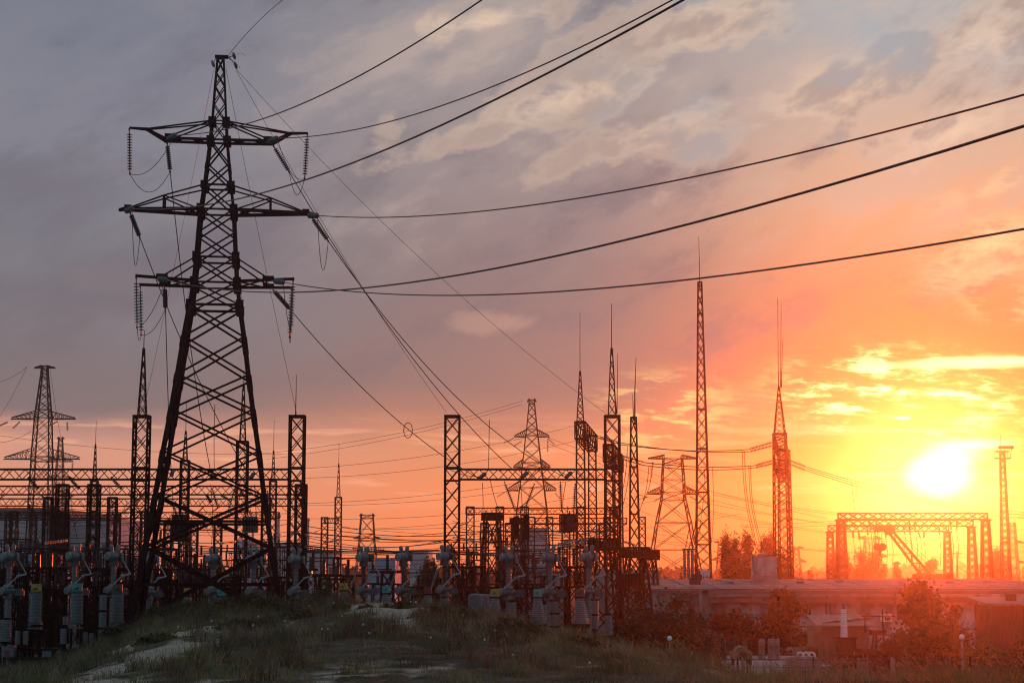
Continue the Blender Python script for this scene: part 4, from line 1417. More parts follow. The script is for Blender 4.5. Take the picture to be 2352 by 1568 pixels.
caged_stand(1386, 1237, 1262, 1475, 52, 92, 116, 'nearest and tallest rusty stand with a dark slatted cage on splayed legs')
caged_stand(1461, 1257, 1279, 1450, 46, 76, 126, 'second rusty caged stand between the tallest one and the warehouse')
caged_stand(1489, 1264, 1284, 1420, 34, 56, 138, 'smallest rusty caged stand nearest the far broad legged pylon')
caged_stand(1446, 1318, 1345, 1460, 46, 70, 121, 'lowest dark caged stand in front of the warehouse end', 1.2)
caged_stand(1130, 1178, 1193, 1420, 40, 50, 142, 'dark caged platform on the low gantry right of the bare column', 1.0)
caged_stand(1190, 1190, 1200, 1400, 30, 40, 150, 'small caged platform left of the pale silo', 1.0)

# tanks and cabin in the right bay
GK = 'blue upright tanks'
for j, (u, w, D, lb) in enumerate(((1092, 30, 106, 'largest blue round topped tank at the head of the tank row'), (1108, 24, 108.5, 'second blue round topped tank in the row'), (1121, 20, 111, 'rear blue round topped tank in the row'))):
    p = P(u, 1362 + j, D)
    r = w / 2 * D / F * 1.15
    t = thing('upright_tank', lb, 'tank', (p.x, D, 0), GK)
    m = MB(); m.lathe((p.x, D, .1), (p.x, D, p.z), [(0, r), (p.z - .1 - r * .5, r), (p.z - .1 - r * .22, r * .9), (p.z - .1 - r * .06, r * .6), (p.z - .1, .05)], 20); m.build('tank_body', M['tank'], t, True)
    m = MB(); m.tube([(p.x + r * .5, D - r, .2), (p.x + r * .5, D - r - .08, p.z * .8), (p.x + r * .2, D - r * .6, p.z * .93)], .04, 6); m.build('pipe', M['galv'], t)
p = P(1235, 1352, 150)
t = thing('concrete_cabin', 'grey concrete cabin behind the right bay breakers', 'cabin', (p.x, 150, 0))
k_ = 150 / F
m = MB(); m.box((p.x, 153, P(1235, 1322, 150).z / 2), (115 * k_, 6, P(1235, 1322, 150).z)); m.build('cabin_wall', M['concrete'], t)
for du in (-50, 52):
    m = MB(); m.box((p.x + du * k_, 149.9, P(1235, 1318, 150).z / 2), (14 * k_, .4, P(1235, 1318, 150).z)); m.build('pilaster', M['concrete'], t)
m = MB(); m.box((p.x, 153, P(1235, 1320, 150).z + .06), (121 * k_, 6.4, .16)); m.build('roof_slab', M['concrete'], t)
a = P(1188, 1308, 153); b = P(1275, 1308, 153)
t = thing('storage_tank', 'pale horizontal tank lying on the concrete cabin roof', 'tank', ((a.x + b.x) / 2, 153, P(1235, 1320, 150).z + .14))
m = MB(); L = (b - a).length; m.lathe(a, b, [(0, .1), (.08, .42), (.25, .5), (L - .25, .5), (L - .08, .42), (L, .1)], 18); m.build('tank_body', M['drum'], t, True)
m = MB()
for q in (.25, .75):
    c = a.lerp(b, q); m.box((c.x, c.y, c.z - .42), (.25, .9, .3))
m.build('saddle', M['concrete'], t)
# low wall panels to the right of the cabin
m = MB(); a = P(1440, 1345, 142); m.box((a.x, 142, a.z / 2 + .6), (150 * 142 / F, .3, a.z + 1.2))
solo('concrete_wall', m, M['concrete'], 'plain grey concrete wall seen through the rusty caged stands', 'wall')

# ------------------------------------------------------------------ far industrial buildings


def hall(u0, u1, v0, vb, D, label, wall, roof=None, roofv=None, depth=40, windows=0, cat='factory'):
    a, b = P(u0, v0, D), P(u1, v0, D)
    t = thing('factory_hall', label, cat, ((a.x + b.x) / 2, D, 0), 'far industrial buildings')
    z = a.z
    m = MB(); m.box(((a.x + b.x) / 2, D + depth / 2, z / 2), (b.x - a.x, depth, z)); m.build('wall', M[wall], t)
    if roof:
        zr = P(u0, roofv, D).z
        m = MB(); m.box(((a.x + b.x) / 2, D + depth / 2, (z + zr) / 2 + .03), ((b.x - a.x) * 1.02, depth * 1.02, zr - z)); m.build('roof', M[roof], t)
    for w in range(windows):
        m = MB(); m.box((a.x + (b.x - a.x) * (.08 + .84 * w / max(1, windows - 1)), D - .05, z * .62), ((b.x - a.x) / windows * .35, .2, z * .12)); m.build('window', M['factory_roof'], t)
    return t


hall(-60, 132, 1180, 1320, 420, 'big pale factory with a dark roof at the left edge', 'factory', 'factory_roof', 1166, 60, 6)
hall(150, 250, 1192, 1320, 430, 'pale pink lit factory tower block behind the left gantries', 'factory', 'factory', 1186, 40, 3)
hall(-60, 72, 1272, 1420, 172, 'blue clad low hall behind the left edge breaker', 'blueclad', None, None, 14, 0)
hall(92, 150, 1300, 1420, 185, 'lavender low hall behind the yellow boxed transformer', 'factory', 'factory_roof', 1292, 14, 2)
hall(556, 590, 1252, 1330, 520, 'low grey hall between the legs of the big pylon', 'factory', 'factory_roof', 1247, 20, 0)
hall(700, 765, 1268, 1330, 380, 'long low shed right of the big pylon', 'factory', 'factory_roof', 1262, 20, 4)
hall(846, 908, 1280, 1340, 230, 'pale blue hall behind the black column breakers', 'blueclad', None, None, 16, 0)
hall(942, 984, 1262, 1340, 300, 'tall narrow pale hall left of the bare column', 'factory', None, None, 16, 0)
m = MB(); a = P(1222, 1300, 360)
k_ = 360 / F
m.lathe((a.x, 360, 0), (a.x, 360, P(1222, 1212, 360).z), [(0, 46 * k_), (P(1222, 1260, 360).z, 38 * k_), (P(1222, 1225, 360).z, 34 * k_), (P(1222, 1212, 360).z, 35 * k_)], 28)
solo('cooling_tower', m, M['stack'], 'pale lavender cooling tower behind the right bay', 'cooling tower', None, True)
for (u, v0, w, D, lb) in ((638, 1180, 10, 600, 'thick grey chimney just right of the big pylon leg'), (707, 1189, 7, 600, 'thin pale chimney right of the nearest gantry column'), (581, 1210, 5, 650, 'slim pale chimney seen inside the big pylon')):
    a = P(u, v0, D); k_ = D / F
    t = thing('chimney', lb, 'chimney', (a.x, D, 0), 'far chimneys')
    m = MB(); m.lathe((a.x, D, 0), (a.x, D, a.z), [(0, w * .62 * k_), (a.z, w * .5 * k_)], 14); m.build('stack', M['stack'], t, True)
    m = MB()
    for f_ in (.97, .72):
        m.lathe((a.x, D, a.z * f_ - .4), (a.x, D, a.z * f_ + .4), [(0, w * .72 * k_), (.8, w * .72 * k_)], 14)
    m.build('gallery', M['stack'], t, True)
for (u, v, w, D, lb) in ((560, 1238, 46, 560, 'grey dome shaped store between the big pylon legs'), (666, 1242, 62, 560, 'grey dome shaped store right of the big pylon')):
    a = P(u, v, D); k_ = D / F
    r = w / 2 * k_
    m = MB(); m.lathe((a.x, D, 0), (a.x, D, a.z), [(0, r), (a.z - r * .55, r), (a.z - r * .3, r * .85), (a.z - r * .1, r * .5), (a.z, .2)], 22)
    solo('domed_store', m, M['stack'], lb, 'silo', 'grey domed stores', True)

# ------------------------------------------------------------------ long wires of the yard and beyond
GF = 'thin far wires behind the columns'
fw = [(690, 1076, 1330, 975, 300), (690, 1098, 1330, 1010, 300), (690, 1156, 1420, 1062, 300), (690, 1160, 1420, 1080, 300), (0, 1000, 700, 1040, 420), (560, 1045, 1200, 920, 330), (560, 1060, 1200, 928, 330), (700, 1190, 1500, 1100, 350), (750, 1210, 1500, 1150, 350), (800, 1216, 1480, 1135, 350), (850, 1216, 1700, 1180, 350),
      (1260, 1005, 1900, 1190, 340), (1260, 1018, 1900, 1205, 340), (1640, 1130, 2360, 1178, 380), (1640, 1136, 2360, 1186, 380), (1600, 1150, 2360, 1215, 380), (1600, 1166, 2360, 1255, 380), (1600, 1172, 2360, 1265, 380), (1500, 1215, 2360, 1268, 400), (1500, 1225, 2360, 1280, 400), (1700, 1205, 2360, 1130, 420), (1700, 1210, 2360, 1142, 420), (1420, 1120, 1640, 1150, 260), (1420, 1145, 1640, 1200, 260), (1420, 1200, 1640, 1232, 300), (1420, 1205, 1640, 1240, 300)]
for j, (u0, v0, u1, v1, D) in enumerate(fw):
    side = 'left of the tall mast' if u1 < 1620 else 'crossing right of the tall mast'
    wire(P(u0, v0, D), P(u1, v1, D * 1.05), D / 300 * random.uniform(1.0, 2.2), .03 * D / 300, 'thin far wire %s, %s of the fan' % (side, ORD[j]), GF, 'distant_wire', 18)
for j, (u0, v0, u1, v1, D) in enumerate(((-20, 880, 62, 842, 262), (-20, 985, 62, 842, 262), (-20, 1016, 72, 990, 258), (115, 850, 150, 1060, 262), (-20, 1190, 330, 1196, 150), (-20, 1180, 330, 1172, 150), (60, 1150, 330, 1165, 160))):
    wire(P(u0, v0, D), P(u1, v1, D), .5, .025, '%s wire at the left edge near the flat topped pylon' % ORD[j], 'wires near the left edge pylon', 'distant_wire')
# strings of the far pylons
for j, (a, b, D) in enumerate((((20, 968), (-2, 978), 264), ((48, 966), (28, 985), 264), ((135, 966), (108, 980), 264), ((154, 966), (155, 990), 264), ((168, 1060), (164, 1085), 264),
                               ((1184, 1004), (1154, 1018), 329), ((1256, 1004), (1275, 1022), 329), ((1258, 1004), (1258, 1040), 329), ((1200, 1012), (1180, 1024), 329), ((1164, 1074), (1144, 1084), 329), ((1272, 1074), (1300, 1090), 329), ((1162, 1128), (1140, 1142), 329), ((1273, 1130), (1288, 1146), 329),
                               ((1490, 1140), (1462, 1148), 299), ((1522, 1140), (1500, 1152), 299), ((1582, 1138), (1602, 1150), 299), ((1500, 1056), (1496, 1100), 299), ((828, 1188), (831, 1206), 399), ((858, 1188), (856, 1206), 399), ((832, 1236), (812, 1242), 399), ((852, 1236), (872, 1242), 399))):
    nm = 'the left edge pylon' if j < 5 else ('the middle far pylon' if j < 13 else ('the broad legged far pylon' if j < 17 else 'the distant portal pylon'))
    jj = j if j < 5 else (j - 5 if j < 13 else (j - 13 if j < 17 else j - 17))
    string_thing(P(*a, D), P(*b, D), 10, .2, '%s dark insulator string counted on %s' % (ORD[jj], nm), 'insulator strings of the far pylons', M['porc_dark'], False)
# droppers in the yard
GDr = 'droppers hanging in the yard'
for j, (u0, v0, u1, v1, D) in enumerate(((1111, 995, 1122, 1076, 118), (1108, 1108, 1109, 1180, 121), (1126, 1102, 1146, 1172, 121), (1300, 1105, 1293, 1172, 121), (1195, 1105, 1200, 1175, 121), (498, 1017, 492, 1075, 117), (395, 1112, 398, 1250, 122), (484, 1112, 486, 1250, 122), (585, 1112, 590, 1190, 122), (250, 1112, 270, 1230, 122), (64, 1112, 84, 1230, 122), (158, 1112, 178, 1240, 122), (1020, 1070, 1100, 1095, 118), (720, 1280, 700, 1345, 116), (1330, 1240, 1322, 1330, 118), (1392, 1262, 1398, 1420, 112), (1205, 1240, 1255, 1400, 112), (1152, 1250, 1228, 1418, 108))):
    a, b = P(u0, v0, D), P(u1, v1, D)
    if j == 0: a = min(LINES['mr'], key=lambda q: abs(proj(q.x, q.y, q.z)[0] - 1111))
    if j == 5: a = min(LINES['ml'], key=lambda q: abs(proj(q.x, q.y, q.z)[0] - 498))
    bow = random.uniform(-.12, .12)
    pts = [a.lerp(b, q) + Vector((bow * math.sin(PI * q), 0, -.15 * math.sin(PI * q))) for q in np.linspace(0, 1, 10)]
    solo('dropper_wire', MB().tube(pts, .022, 5), M['wire'], '%s thin dropper wire counted in the yard below the girders' % ORD[j], 'wire', GDr)

# ------------------------------------------------------------------ bright far gantries, crane, floodlight mast
GG = 'far gantries below the sun'


def far_portal(D, uL, uR, vt, vb, label, seed):
    zt, zb = P(2100, vt, D).z, P(2100, vb, D).z
    bz = (zt + zb) / 2
    xl, xr = P(uL, 1250, D).x, P(uR, 1250, D).x
    t = thing('portal_gantry', label, 'gantry', ((xl + xr) / 2, D, 0), GG)
    for x in (xl, xr):
        gantry_column(t, x, D, -.5, zb - .25, .42, 12, 'rust', .2, .10, .78)
        m = MB(); m.box((x, D, zb - .12), (1.3, 1.3, .24)); m.build('capital', M['rust'], t)
    m = MB(); n = 15; h = zt - zb
    a, b = Vector((xl - .3, D, bz)), Vector((xr + .3, D, bz))
    y = Vector((0, .45, 0))
    for f in (-1, 1):
        for s_ in (-1, 1):
            m.bar(a + y * f + Vector((0, 0, s_ * h / 2)), b + y * f + Vector((0, 0, s_ * h / 2)), .17)
        for k_ in range(n):
            p0, p1 = a.lerp(b, k_ / n), a.lerp(b, (k_ + 1) / n)
            m.bar(p0 + y * f + Vector((0, 0, -h / 2)), p1 + y * f + Vector((0, 0, h / 2)), .09)
            m.bar(p0 + y * f + Vector((0, 0, h / 2)), p1 + y * f + Vector((0, 0, -h / 2)), .09)
    for e in (a, b):
        m.bar(e + Vector((0, 0, -h / 2)), e + Vector((0, 0, h / 2)), .2)
    m.build('girder', M['rust'], t)
    for q in (.20, .245, .47, .51, .74, .79):
        c = a.lerp(b, q) + Vector((0, -.5, -h * .45))
        e = c + Vector((random.uniform(-.3, .3), -.5, -1.5 if seed < 2 else -1.2))
        w_ = 'near' if seed == 0 else ('middle' if seed == 1 else 'rear')
        string_thing(c, e, 8, .18, 'hanging insulator %s from the left on the %s far gantry below the sun' % (ORD[(.20, .245, .47, .51, .74, .79).index(q)], w_), 'insulators on the far gantries below the sun', M['porc_brown'], False)
        pts = [e, e + Vector((.25, .2, -2.2)), e + Vector((.1, .4, -4.5))]
        solo('dropper_wire', MB().tube(pts, .04, 4), M['rust'], 'dropper wire %s from the left under the %s far gantry below the sun' % (ORD[(.20, .245, .47, .51, .74, .79).index(q)], w_), 'wire', 'droppers of the far gantries')


far_portal(240, 1932, 2265, 1178, 1192, 'nearest and widest far gantry standing below the sun', 0)
far_portal(278, 1935, 2232, 1194, 1208, 'middle far gantry below the sun', 1)
far_portal(312, 1907, 2176, 1206, 1220, 'rearmost far gantry below the sun', 2)
for j, (u0, v0, u1, v1) in enumerate(((1955, 1108, 1964, 1178), (1966, 1112, 1975, 1178), (2090, 1138, 2098, 1178), (2103, 1142, 2110, 1178), (2218, 1172, 2214, 1200), (2230, 1175, 2228, 1195))):
    wire(P(u0, v0, 215), P(u1, v1, 239), .0, .035, '%s vertical tap wire from the left between the crossing conductors and nearest far gantry' % ORD[j], 'tap wires above the far gantries', 'tap_wire', 6)
# mobile crane
D = 262
t = thing('mobile_crane', 'crane with a lattice boom leaning below the far gantries', 'crane', (P(2150, 1320, D).x, D, 0))
m = MB(); a, b = P(2042, 1216, D), P(2128, 1322, D)
nrm = Vector((.75, 0, .62)) * 0.55
for o_ in (nrm, -nrm):
    for y in (-.45, .45):
        m.bar(a + o_ * .5 + Vector((0, y, 0)), b + o_ + Vector((0, y, 0)), .2)
n = 9
for k_ in range(n):
    p0, p1 = a.lerp(b, k_ / n), a.lerp(b, (k_ + 1) / n)
    for y in (-.45, .45):
        m.bar(p0 + nrm * .75 * (1 if k_ % 2 else -1) + Vector((0, y, 0)), p1 + nrm * .75 * (-1 if k_ % 2 else 1) + Vector((0, y, 0)), .09)
m.build('boom', M['rust'], t)
m = MB(); h0 = P(2018, 1212, D); m.bar(h0, a + Vector((.4, 0, .1)), 1.0, .7); m.lathe((a.x, D - .5, a.z), (a.x, D + .5, a.z), [(0, .75), (1, .75)], 14); m.lathe((h0.x, D - .45, h0.z - .1), (h0.x, D + .45, h0.z - .1), [(0, .5), (.9, .5)], 12); m.build('boom_head', M['rust'], t)
m = MB(); m.bar(P(2052, 1210, D), P(2175, 1325, D), .05); m.bar(P(2050, 1212, D), P(2160, 1325, D), .05); m.build('stay_cable', M['rust'], t)
m = MB(); m.bar(P(2128, 1322, D), P(2095, 1335, D), .3); m.bar(P(2128, 1300, D), P(2085, 1332, D), .15); m.box(P(2140, 1330, D), (5, 2.4, 1.6)); m.build('carriage', M['rust'], t)
m = MB()
for du in (-4, -1, 4, 6):
    m.bar(P(2020 + du, 1222, D), P(2021 + du * .9, 1250, D), .045)
m.build('hoist_rope', M['rust'], t)
hb = MB(); c = P(2021, 1256, D)
for sx in (-.38, .38):
    hb.lathe((c.x + sx, D - .22, c.z + .05), (c.x + sx, D + .22, c.z + .05), [(0, .5), (.05, .55), (.4, .55), (.44, .5)], 16)
hb.bar((c.x, D, c.z + .2), (c.x, D, c.z - .85), 1.35, .4, .25)
hb.tube([(c.x, D, c.z - .8), (c.x + .02, D, c.z - 1.2), (c.x + .3, D, c.z - 1.45), (c.x + .1, D, c.z - 1.8), (c.x - .25, D, c.z - 1.6)], .12, 6)
hb.build('hook_block', M['rust'], t)
# floodlight mast
t, c = single_mast(2311, 262, 1420, 1035, 11.5, 4.5, None, 'floodlight mast with a lamp platform at the right edge', 26, (1236, 1150), 'rust', .14, .07)
z = P(2311, 1052, 262).z
m = MB(); k_ = 262 / F
m.box((c.x, 262, z), (34 * k_, 1.6, .15)); m.box((c.x, 262, P(2311, 1036, 262).z), (28 * k_, 1.2, .12))
for sx in (-1, 1):
    for sy in (-.7, .7):
        m.bar((c.x + sx * 16 * k_, 262 + sy, z), (c.x + sx * 15 * k_, 262 + sy, z + .9), .06)
    m.bar((c.x - 16 * k_, 262 + sx * .7, z + .9), (c.x + 16 * k_, 262 + sx * .7, z + .9), .06)
m.build('lamp_platform', M['rust'], t)
for j, du in enumerate((-13, -5, 4, 12)):
    m = MB(); q = P(2311 + du, 1027, 262); m.box(q, (.55, .5, .42)); m.bar(q, (q.x, 262, P(2311, 1036, 262).z), .07); m.build('floodlight', M['black'], t)
m = MB(); m.tube([(c.x - .2, 262, P(2311, 1030, 262).z), (c.x - .2, 262, P(2311, 998, 262).z)], .04, 5); m.build('lightning_rod', M['rust'], t)
# small poles far right
for j, (u, v0, v1, D, lb) in enumerate(((2198, 1265, 1330, 330, 'tapped wooden power pole left of the round tree'), (2138, 1375 - 60, 1330, 330, '-'), (2196 - 2, 1300, 1330, 400, '-'))):
    if lb == '-': continue
    a, b = P(u, v0, D), P(u, v1, D)
    t = thing('power_pole', lb, 'pole', (b.x, D, 0))
    m = MB(); m.tube([(b.x, D, 0), a], .16, 7, .11); m.build('pole_shaft', M['bark'], t)
    m = MB(); m.bar((a.x - 1, D, a.z - .4), (a.x + 1, D, a.z - .4), .12); m.build('crossarm', M['bark'], t)

# three capacitor columns on the warehouse left
GC = 'pale apparatus columns on legs'
for j, u in enumerate((1572, 1581, 1590)):
    D = 175
    p0, p1 = P(u, 1262, D), P(u, 1335, D)
    t = thing('apparatus_column', '%s pale apparatus column from the left at the foot of the tall mast' % ORD[j], 'insulator', (p0.x, D, p1.z), GC)
    m = MB(); ribbed(m, (p0.x, D), p1.z, p0.z, .16, 22, 10); m.build('porcelain_unit', M['porcelain'], t, True)
    m = MB(); m.box((p0.x, D, p0.z + .06), (.45, .4, .12)); m.tube([(p0.x, D, p0.z), (p0.x + .15, D, p0.z + .4), (p0.x + .6 + .2 * j, D, p0.z + 2.6)], .04, 5); m.build('terminal', M['rust'], t)

# ------------------------------------------------------------------ warehouse and its yard on the right
DW = 132.0
kw = DW / F
ze = P(2000, 1351, DW).z
xW0, xW1 = P(1500, 1351, DW).x, P(2480, 1351, DW).x
xm = P(1606, 1351, DW).x
t = thing('warehouse', 'long low warehouse with a wide bitumen roof and stained plaster wall', 'warehouse', ((xW0 + xW1) / 2, DW, 0))
zr = P(2000, 1329, 152).z
m = MB()
m.quadbox([(xW0 - .3, DW - .6, ze - .12), (xW1, DW - .6, ze - .12), (xW1, 152, zr - .12), (xW0 - .3, 152, zr - .12), (xW0 - .3, DW - .6, ze), (xW1, DW - .6, ze), (xW1, 152, zr), (xW0 - .3, 152, zr)])
m.build('roof', M['roof'], t)
m = MB(); m.box(((xW0 + xW1) / 2, DW + 9.8, (ze - .2) / 2), (xW1 - xW0 - .6, 19.4, ze - .2)); m.build('wall', M['render_wall'], t)
m = MB(); m.box(((xm + xW1) / 2 + .3, DW - .55, ze - .26), (xW1 - xm - .6, .12, .24)); m.build('fascia', M['fascia'], t)
m = MB(); m.box(((xm + xW1) / 2 + .3, DW - .60, ze - .48), (xW1 - xm - .6, .30, .16)); m.build('gutter', M['concrete'], t)
m = MB(); m.box(((xm + xW1) / 2 + .3, DW - .30, ze - .78), (xW1 - xm - .6, .5, .40)); m.build('eaves_band', M['fascia'], t)
m = MB(); m.box(((xW0 + xm) / 2 - .2, DW - .5, ze - .24), (xm - xW0 - .2, .16, .18)); m.build('fascia', M['fascia'], t)
for u, w in ((1606, 7), (1830, 5), (1905, 4), (2185, 5)):
    m = MB(); x = P(u, 1351, DW).x; m.box((x, DW - .62, (ze - .15) / 2 + (.12 if u == 1606 else -.5)), (w * kw, .35 if u == 1606 else .25, ze - .15 - (0 if u == 1606 else 1.0))); m.build('pilaster', M['concrete'], t)
# doorway
x0, x1 = P(1639, 1432, DW).x, P(1689, 1432, DW).x
zt = P(1660, 1433, DW).z
d = MB(); d.box(((x0 + x1) / 2, DW - .16, zt / 2), ((x1 - x0) * .72, .10, zt)); dr = d.build('door', M['fascia'], t)
d = MB(); d.box(((x0 + x1) / 2 - .25, DW - .225, zt * .62), (.22, .02, .2)); d.box(((x0 + x1) / 2 - .25, DW - .225, zt * .42), (.18, .02, .14)); d.build('notice_plate', M['white'], dr).matrix_parent_inverse = Matrix.Identity(4)
d = MB()
for x in (x0 + .12, x1 - .12):
    d.box((x, DW - .25, zt / 2), (.2, .22, zt))
d.box(((x0 + x1) / 2, DW - .25, zt + .08), (x1 - x0, .22, .16)); d.build('door_frame', M['concrete'], t)
for u0, u1, v0, v1 in ((1700, 1712, 1440, 1462), (1718, 1760, 1446, 1466), (1850, 1862, 1392, 1415), (2060, 2080, 1400, 1420)):
    a, b = P(u0, v0, DW), P(u1, v1, DW)
    d = MB(); d.box(((a.x + b.x) / 2, DW - .11, (a.z + b.z) / 2), (b.x - a.x, .06, a.z - b.z)); d.build('window', M['factory_roof'], t)
for u in (1640, 1722, 1896, 1990, 2240):
    x = P(u, 1351, DW).x
    d = MB(); d.tube([(x, DW - .75, ze - .4), (x, DW - .2, ze - 1.0), (x, DW - .2, .3)], .06, 6); d.build('downpipe', M['fascia'], t)
for u in (1680, 1850, 1950, 2080, 2200, 2300):
    x = P(u, 1335, 140).x
    d = MB(); d.box((x, 141 + (u % 7) * .8, zr - .25 - .018 * (11 - (u % 7))), (.5, .5, .55)); d.box((x, 141 + (u % 7) * .8, zr + .05), (.62, .62, .06)); d.build('roof_vent', M['fascia'], t)
for k_ in range(16):
    x = xW0 + (xW1 - xW0) * (k_ + .5) / 16
    d = MB(); d.bar((x, DW - .55, ze + .015), (x, 151.9, zr + .015), .06, .03); d.build('roof_seam', M['fascia'], t)
# ledge line of peeling render
d = MB(); a, b = P(1664, 1407, DW), P(1745, 1407, DW); d.box(((a.x + b.x) / 2, DW - .2, a.z), (b.x - a.x, .3, .1)); d.build('ledge', M['render_wall'], t)
# vent block on the roof
D = 143; k_ = D / F
a, b = P(1731, 1279, D), P(1785, 1334, D)
t = thing('roof_vent_block', 'plastered block shaped vent housing on the warehouse roof', 'vent', ((a.x + b.x) / 2, D, b.z - .1))
m = MB(); m.box(((a.x + b.x) / 2, D + .8, (a.z + b.z) / 2 - .1), (b.x - a.x, 1.7, a.z - b.z + .2)); m.build('block', M['render_wall'], t)
m = MB(); m.box(((a.x + b.x) / 2, D + .8, b.z + .18), (b.x - a.x + .12, 1.85, .5)); m.build('plinth', M['concrete'], t)
m = MB(); m.box(((a.x + b.x) / 2, D + .8, a.z + .05), (b.x - a.x + .14, 1.9, .10)); m.build('cover_slab', M['concrete'], t)
m = MB(); c = P(1751, 1272, D + .8); m.lathe((c.x, D + .8, a.z + .1), (c.x, D + .8, c.z + .12), [(0, .22), (c.z - a.z - .2, .22), (c.z - a.z - .15, .48), (c.z - a.z + .02, .05)], 12); m.build('vent_cap', M['concrete'], t, True)
# scrap on the roof
a, b = P(1584, 1312, 137), P(1608, 1338, 137)
m = MB(); m.box(((a.x + b.x) / 2, 137, b.z + .1), (b.x - a.x, .8, .45)); m.box(((a.x + b.x) / 2 + .12, 137, b.z + .42), (.6, .7, .4), .3); m.bar((a.x, 137, b.z + .2), (b.x, 137, a.z), .2); m.box((b.x - .12, 137, a.z - .1), (.28, .4, .25))
solo('scrap_heap', m, M['black'], 'black heap of scrap lying on the left end of the warehouse roof', 'scrap')
for j, (u, lb) in enumerate(((1612, 'left white fixture on the roof beside the scrap'), (1620, 'middle white fixture on the roof beside the scrap'), (1627, 'right white fixture on the roof beside the scrap'))):
    q = P(u, 1317, 139)
    m = MB(); m.box((q.x, 139, q.z), (.2, .25, .26)); m.lathe((q.x, 139, q.z - .35), (q.x, 139, q.z - .13), [(0, .05), (.22, .1)], 8); m.box((q.x, 139, q.z + .2), (.24, .3, .14))
    solo('roof_fixture', m, M['white'], lb, 'fixture', 'white fixtures on the roof')

# sheds
D = 120
a, b = P(1884, 1437, D), P(1992, 1437, D)
t = thing('lean_to_shed', 'rusty corrugated lean to shed below the warehouse wall', 'shed', ((a.x + b.x) / 2, D, 0))
m = MB()
n = 46
for i in range(n):
    x = a.x + (b.x - a.x) * i / n
    m.box((x, D + (.03 if i % 2 else -.03), a.z / 2), ((b.x - a.x) / n, .06, a.z))
m.build('corrugated_wall', M['corrugated'], t)
m = MB(); m.quadbox([(a.x - .3, D - .5, a.z - .02), (b.x + .3, D - .5, a.z - .02), (b.x + .3, D + 4, a.z + .55), (a.x - .3, D + 4, a.z + .55), (a.x - .3, D - .5, a.z + .06), (b.x + .3, D - .5, a.z + .06), (b.x + .3, D + 4, a.z + .63), (a.x - .3, D + 4, a.z + .63)]); m.build('roof', M['corrugated'], t)
for i in range(8):
    x = a.x + (b.x - a.x) * (i + .5) / 8
    m = MB(); m.bar((x, D + .3 + i * .2, a.z + .16 + i * .03), (x + random.uniform(.5, 1.3), D + .7 + i * .2, a.z + .22 + i * .03 + random.uniform(0, .12)), .07)
    solo('timber', m, M['wood'], 'loose bent timber, %s from the left on the lean to shed roof' % ORD[i], 'timber', 'loose timbers on the shed roof')
a, b = P(2277, 1390, 110), P(2400, 1390, 110)
t = thing('timber_shed', 'tall dark timber shed at the right edge', 'shed', ((a.x + b.x) / 2, 110, 0))
m = MB()
n = 24
for i in range(n):
    x = a.x + (b.x - a.x) * (i + .5) / n
    m.box((x, 110 + (.02 if i % 2 else -.02), a.z / 2), ((b.x - a.x) / n * .97, .06, a.z))
for i in range(14):
    y = 110 + 4 * (i + .5) / 14
    m.box((a.x + (.02 if i % 2 else -.02), y, a.z / 2), (.06, 4 / 14 * .97, a.z))
m.build('plank_wall', M['wood'], t)
m = MB(); m.quadbox([(a.x - .35, 109.6, a.z), (b.x, 109.6, a.z), (b.x, 114.4, a.z + .35), (a.x - .35, 114.4, a.z + .35), (a.x - .35, 109.6, a.z + .1), (b.x, 109.6, a.z + .1), (b.x, 114.4, a.z + .45), (a.x - .35, 114.4, a.z + .45)]); m.build('roof', M['corrugated'], t)
for j, (u, lb) in enumerate(((2316, 'left upright box on the timber shed roof'), (2327, 'right upright box on the timber shed roof'))):
    q = P(u, 1378, 112); m = MB(); m.box((q.x, 112, q.z), (.34 - .08 * j, .4, .62)); m.box((q.x, 112, q.z + .34), (.4 - .08 * j, .45, .06))
    solo('wooden_box', m, M['wood'], lb, 'box', 'boxes on the timber shed roof')

# air conditioner on the wall
q = P(2036, 1418, DW - .5)
t = thing('air_conditioner', 'white wall air conditioner with a round fan left of the big tree', 'air conditioner', (q.x, DW - .4, q.z - .28))
m = MB(); m.box((q.x, DW - .38, q.z), (.80, .32, .56)); m.build('casing', M['white'], t)
m = MB(); m.lathe((q.x + .08, DW - .57, q.z), (q.x + .08, DW - .545, q.z), [(0, .2), (.02, .22)], 16); m.build('fan_grille', M['black'], t, True)
# white insulator on its tank
D = 100
q0, q1 = P(1939, 1398, D), P(1939, 1463, D)
t = thing('bushing_transformer', 'white ribbed bushing standing on a rusty tank in the yard', 'transformer', (q1.x, D, 0))
m = MB(); ribbed(m, (q1.x, D), q1.z, q0.z, .23, 13, 14, .16, .25); m.build('ribbed_body', M['white'], t, True)
m = MB(); m.lathe((q0.x, D, q0.z), (q0.x, D, q0.z + .3), [(0, .12), (.05, .17), (.12, .1), (.3, .09)], 10); m.build('terminal', M['drum'], t, True)
m = MB(); m.box((q1.x + .1, D, q1.z - .03), (1.15, .8, .06)); m.box((q1.x + .1, D, (q1.z - .06) / 2 + .2), (.95, .7, q1.z - .5)); m.build('tank_body', M['rust'], t)
# big pipe
a, b = P(1926, 1499, 98), P(2016, 1499, 98)
m = MB(); L = (b - a).length; m.lathe(a, b, [(0, .2), (.001, .25), (L - .001, .25), (L, .2)], 18)
solo('steel_pipe', m, M['rust'], 'thick rusty pipe lying on the ground below the white bushing', 'pipe', None, True)
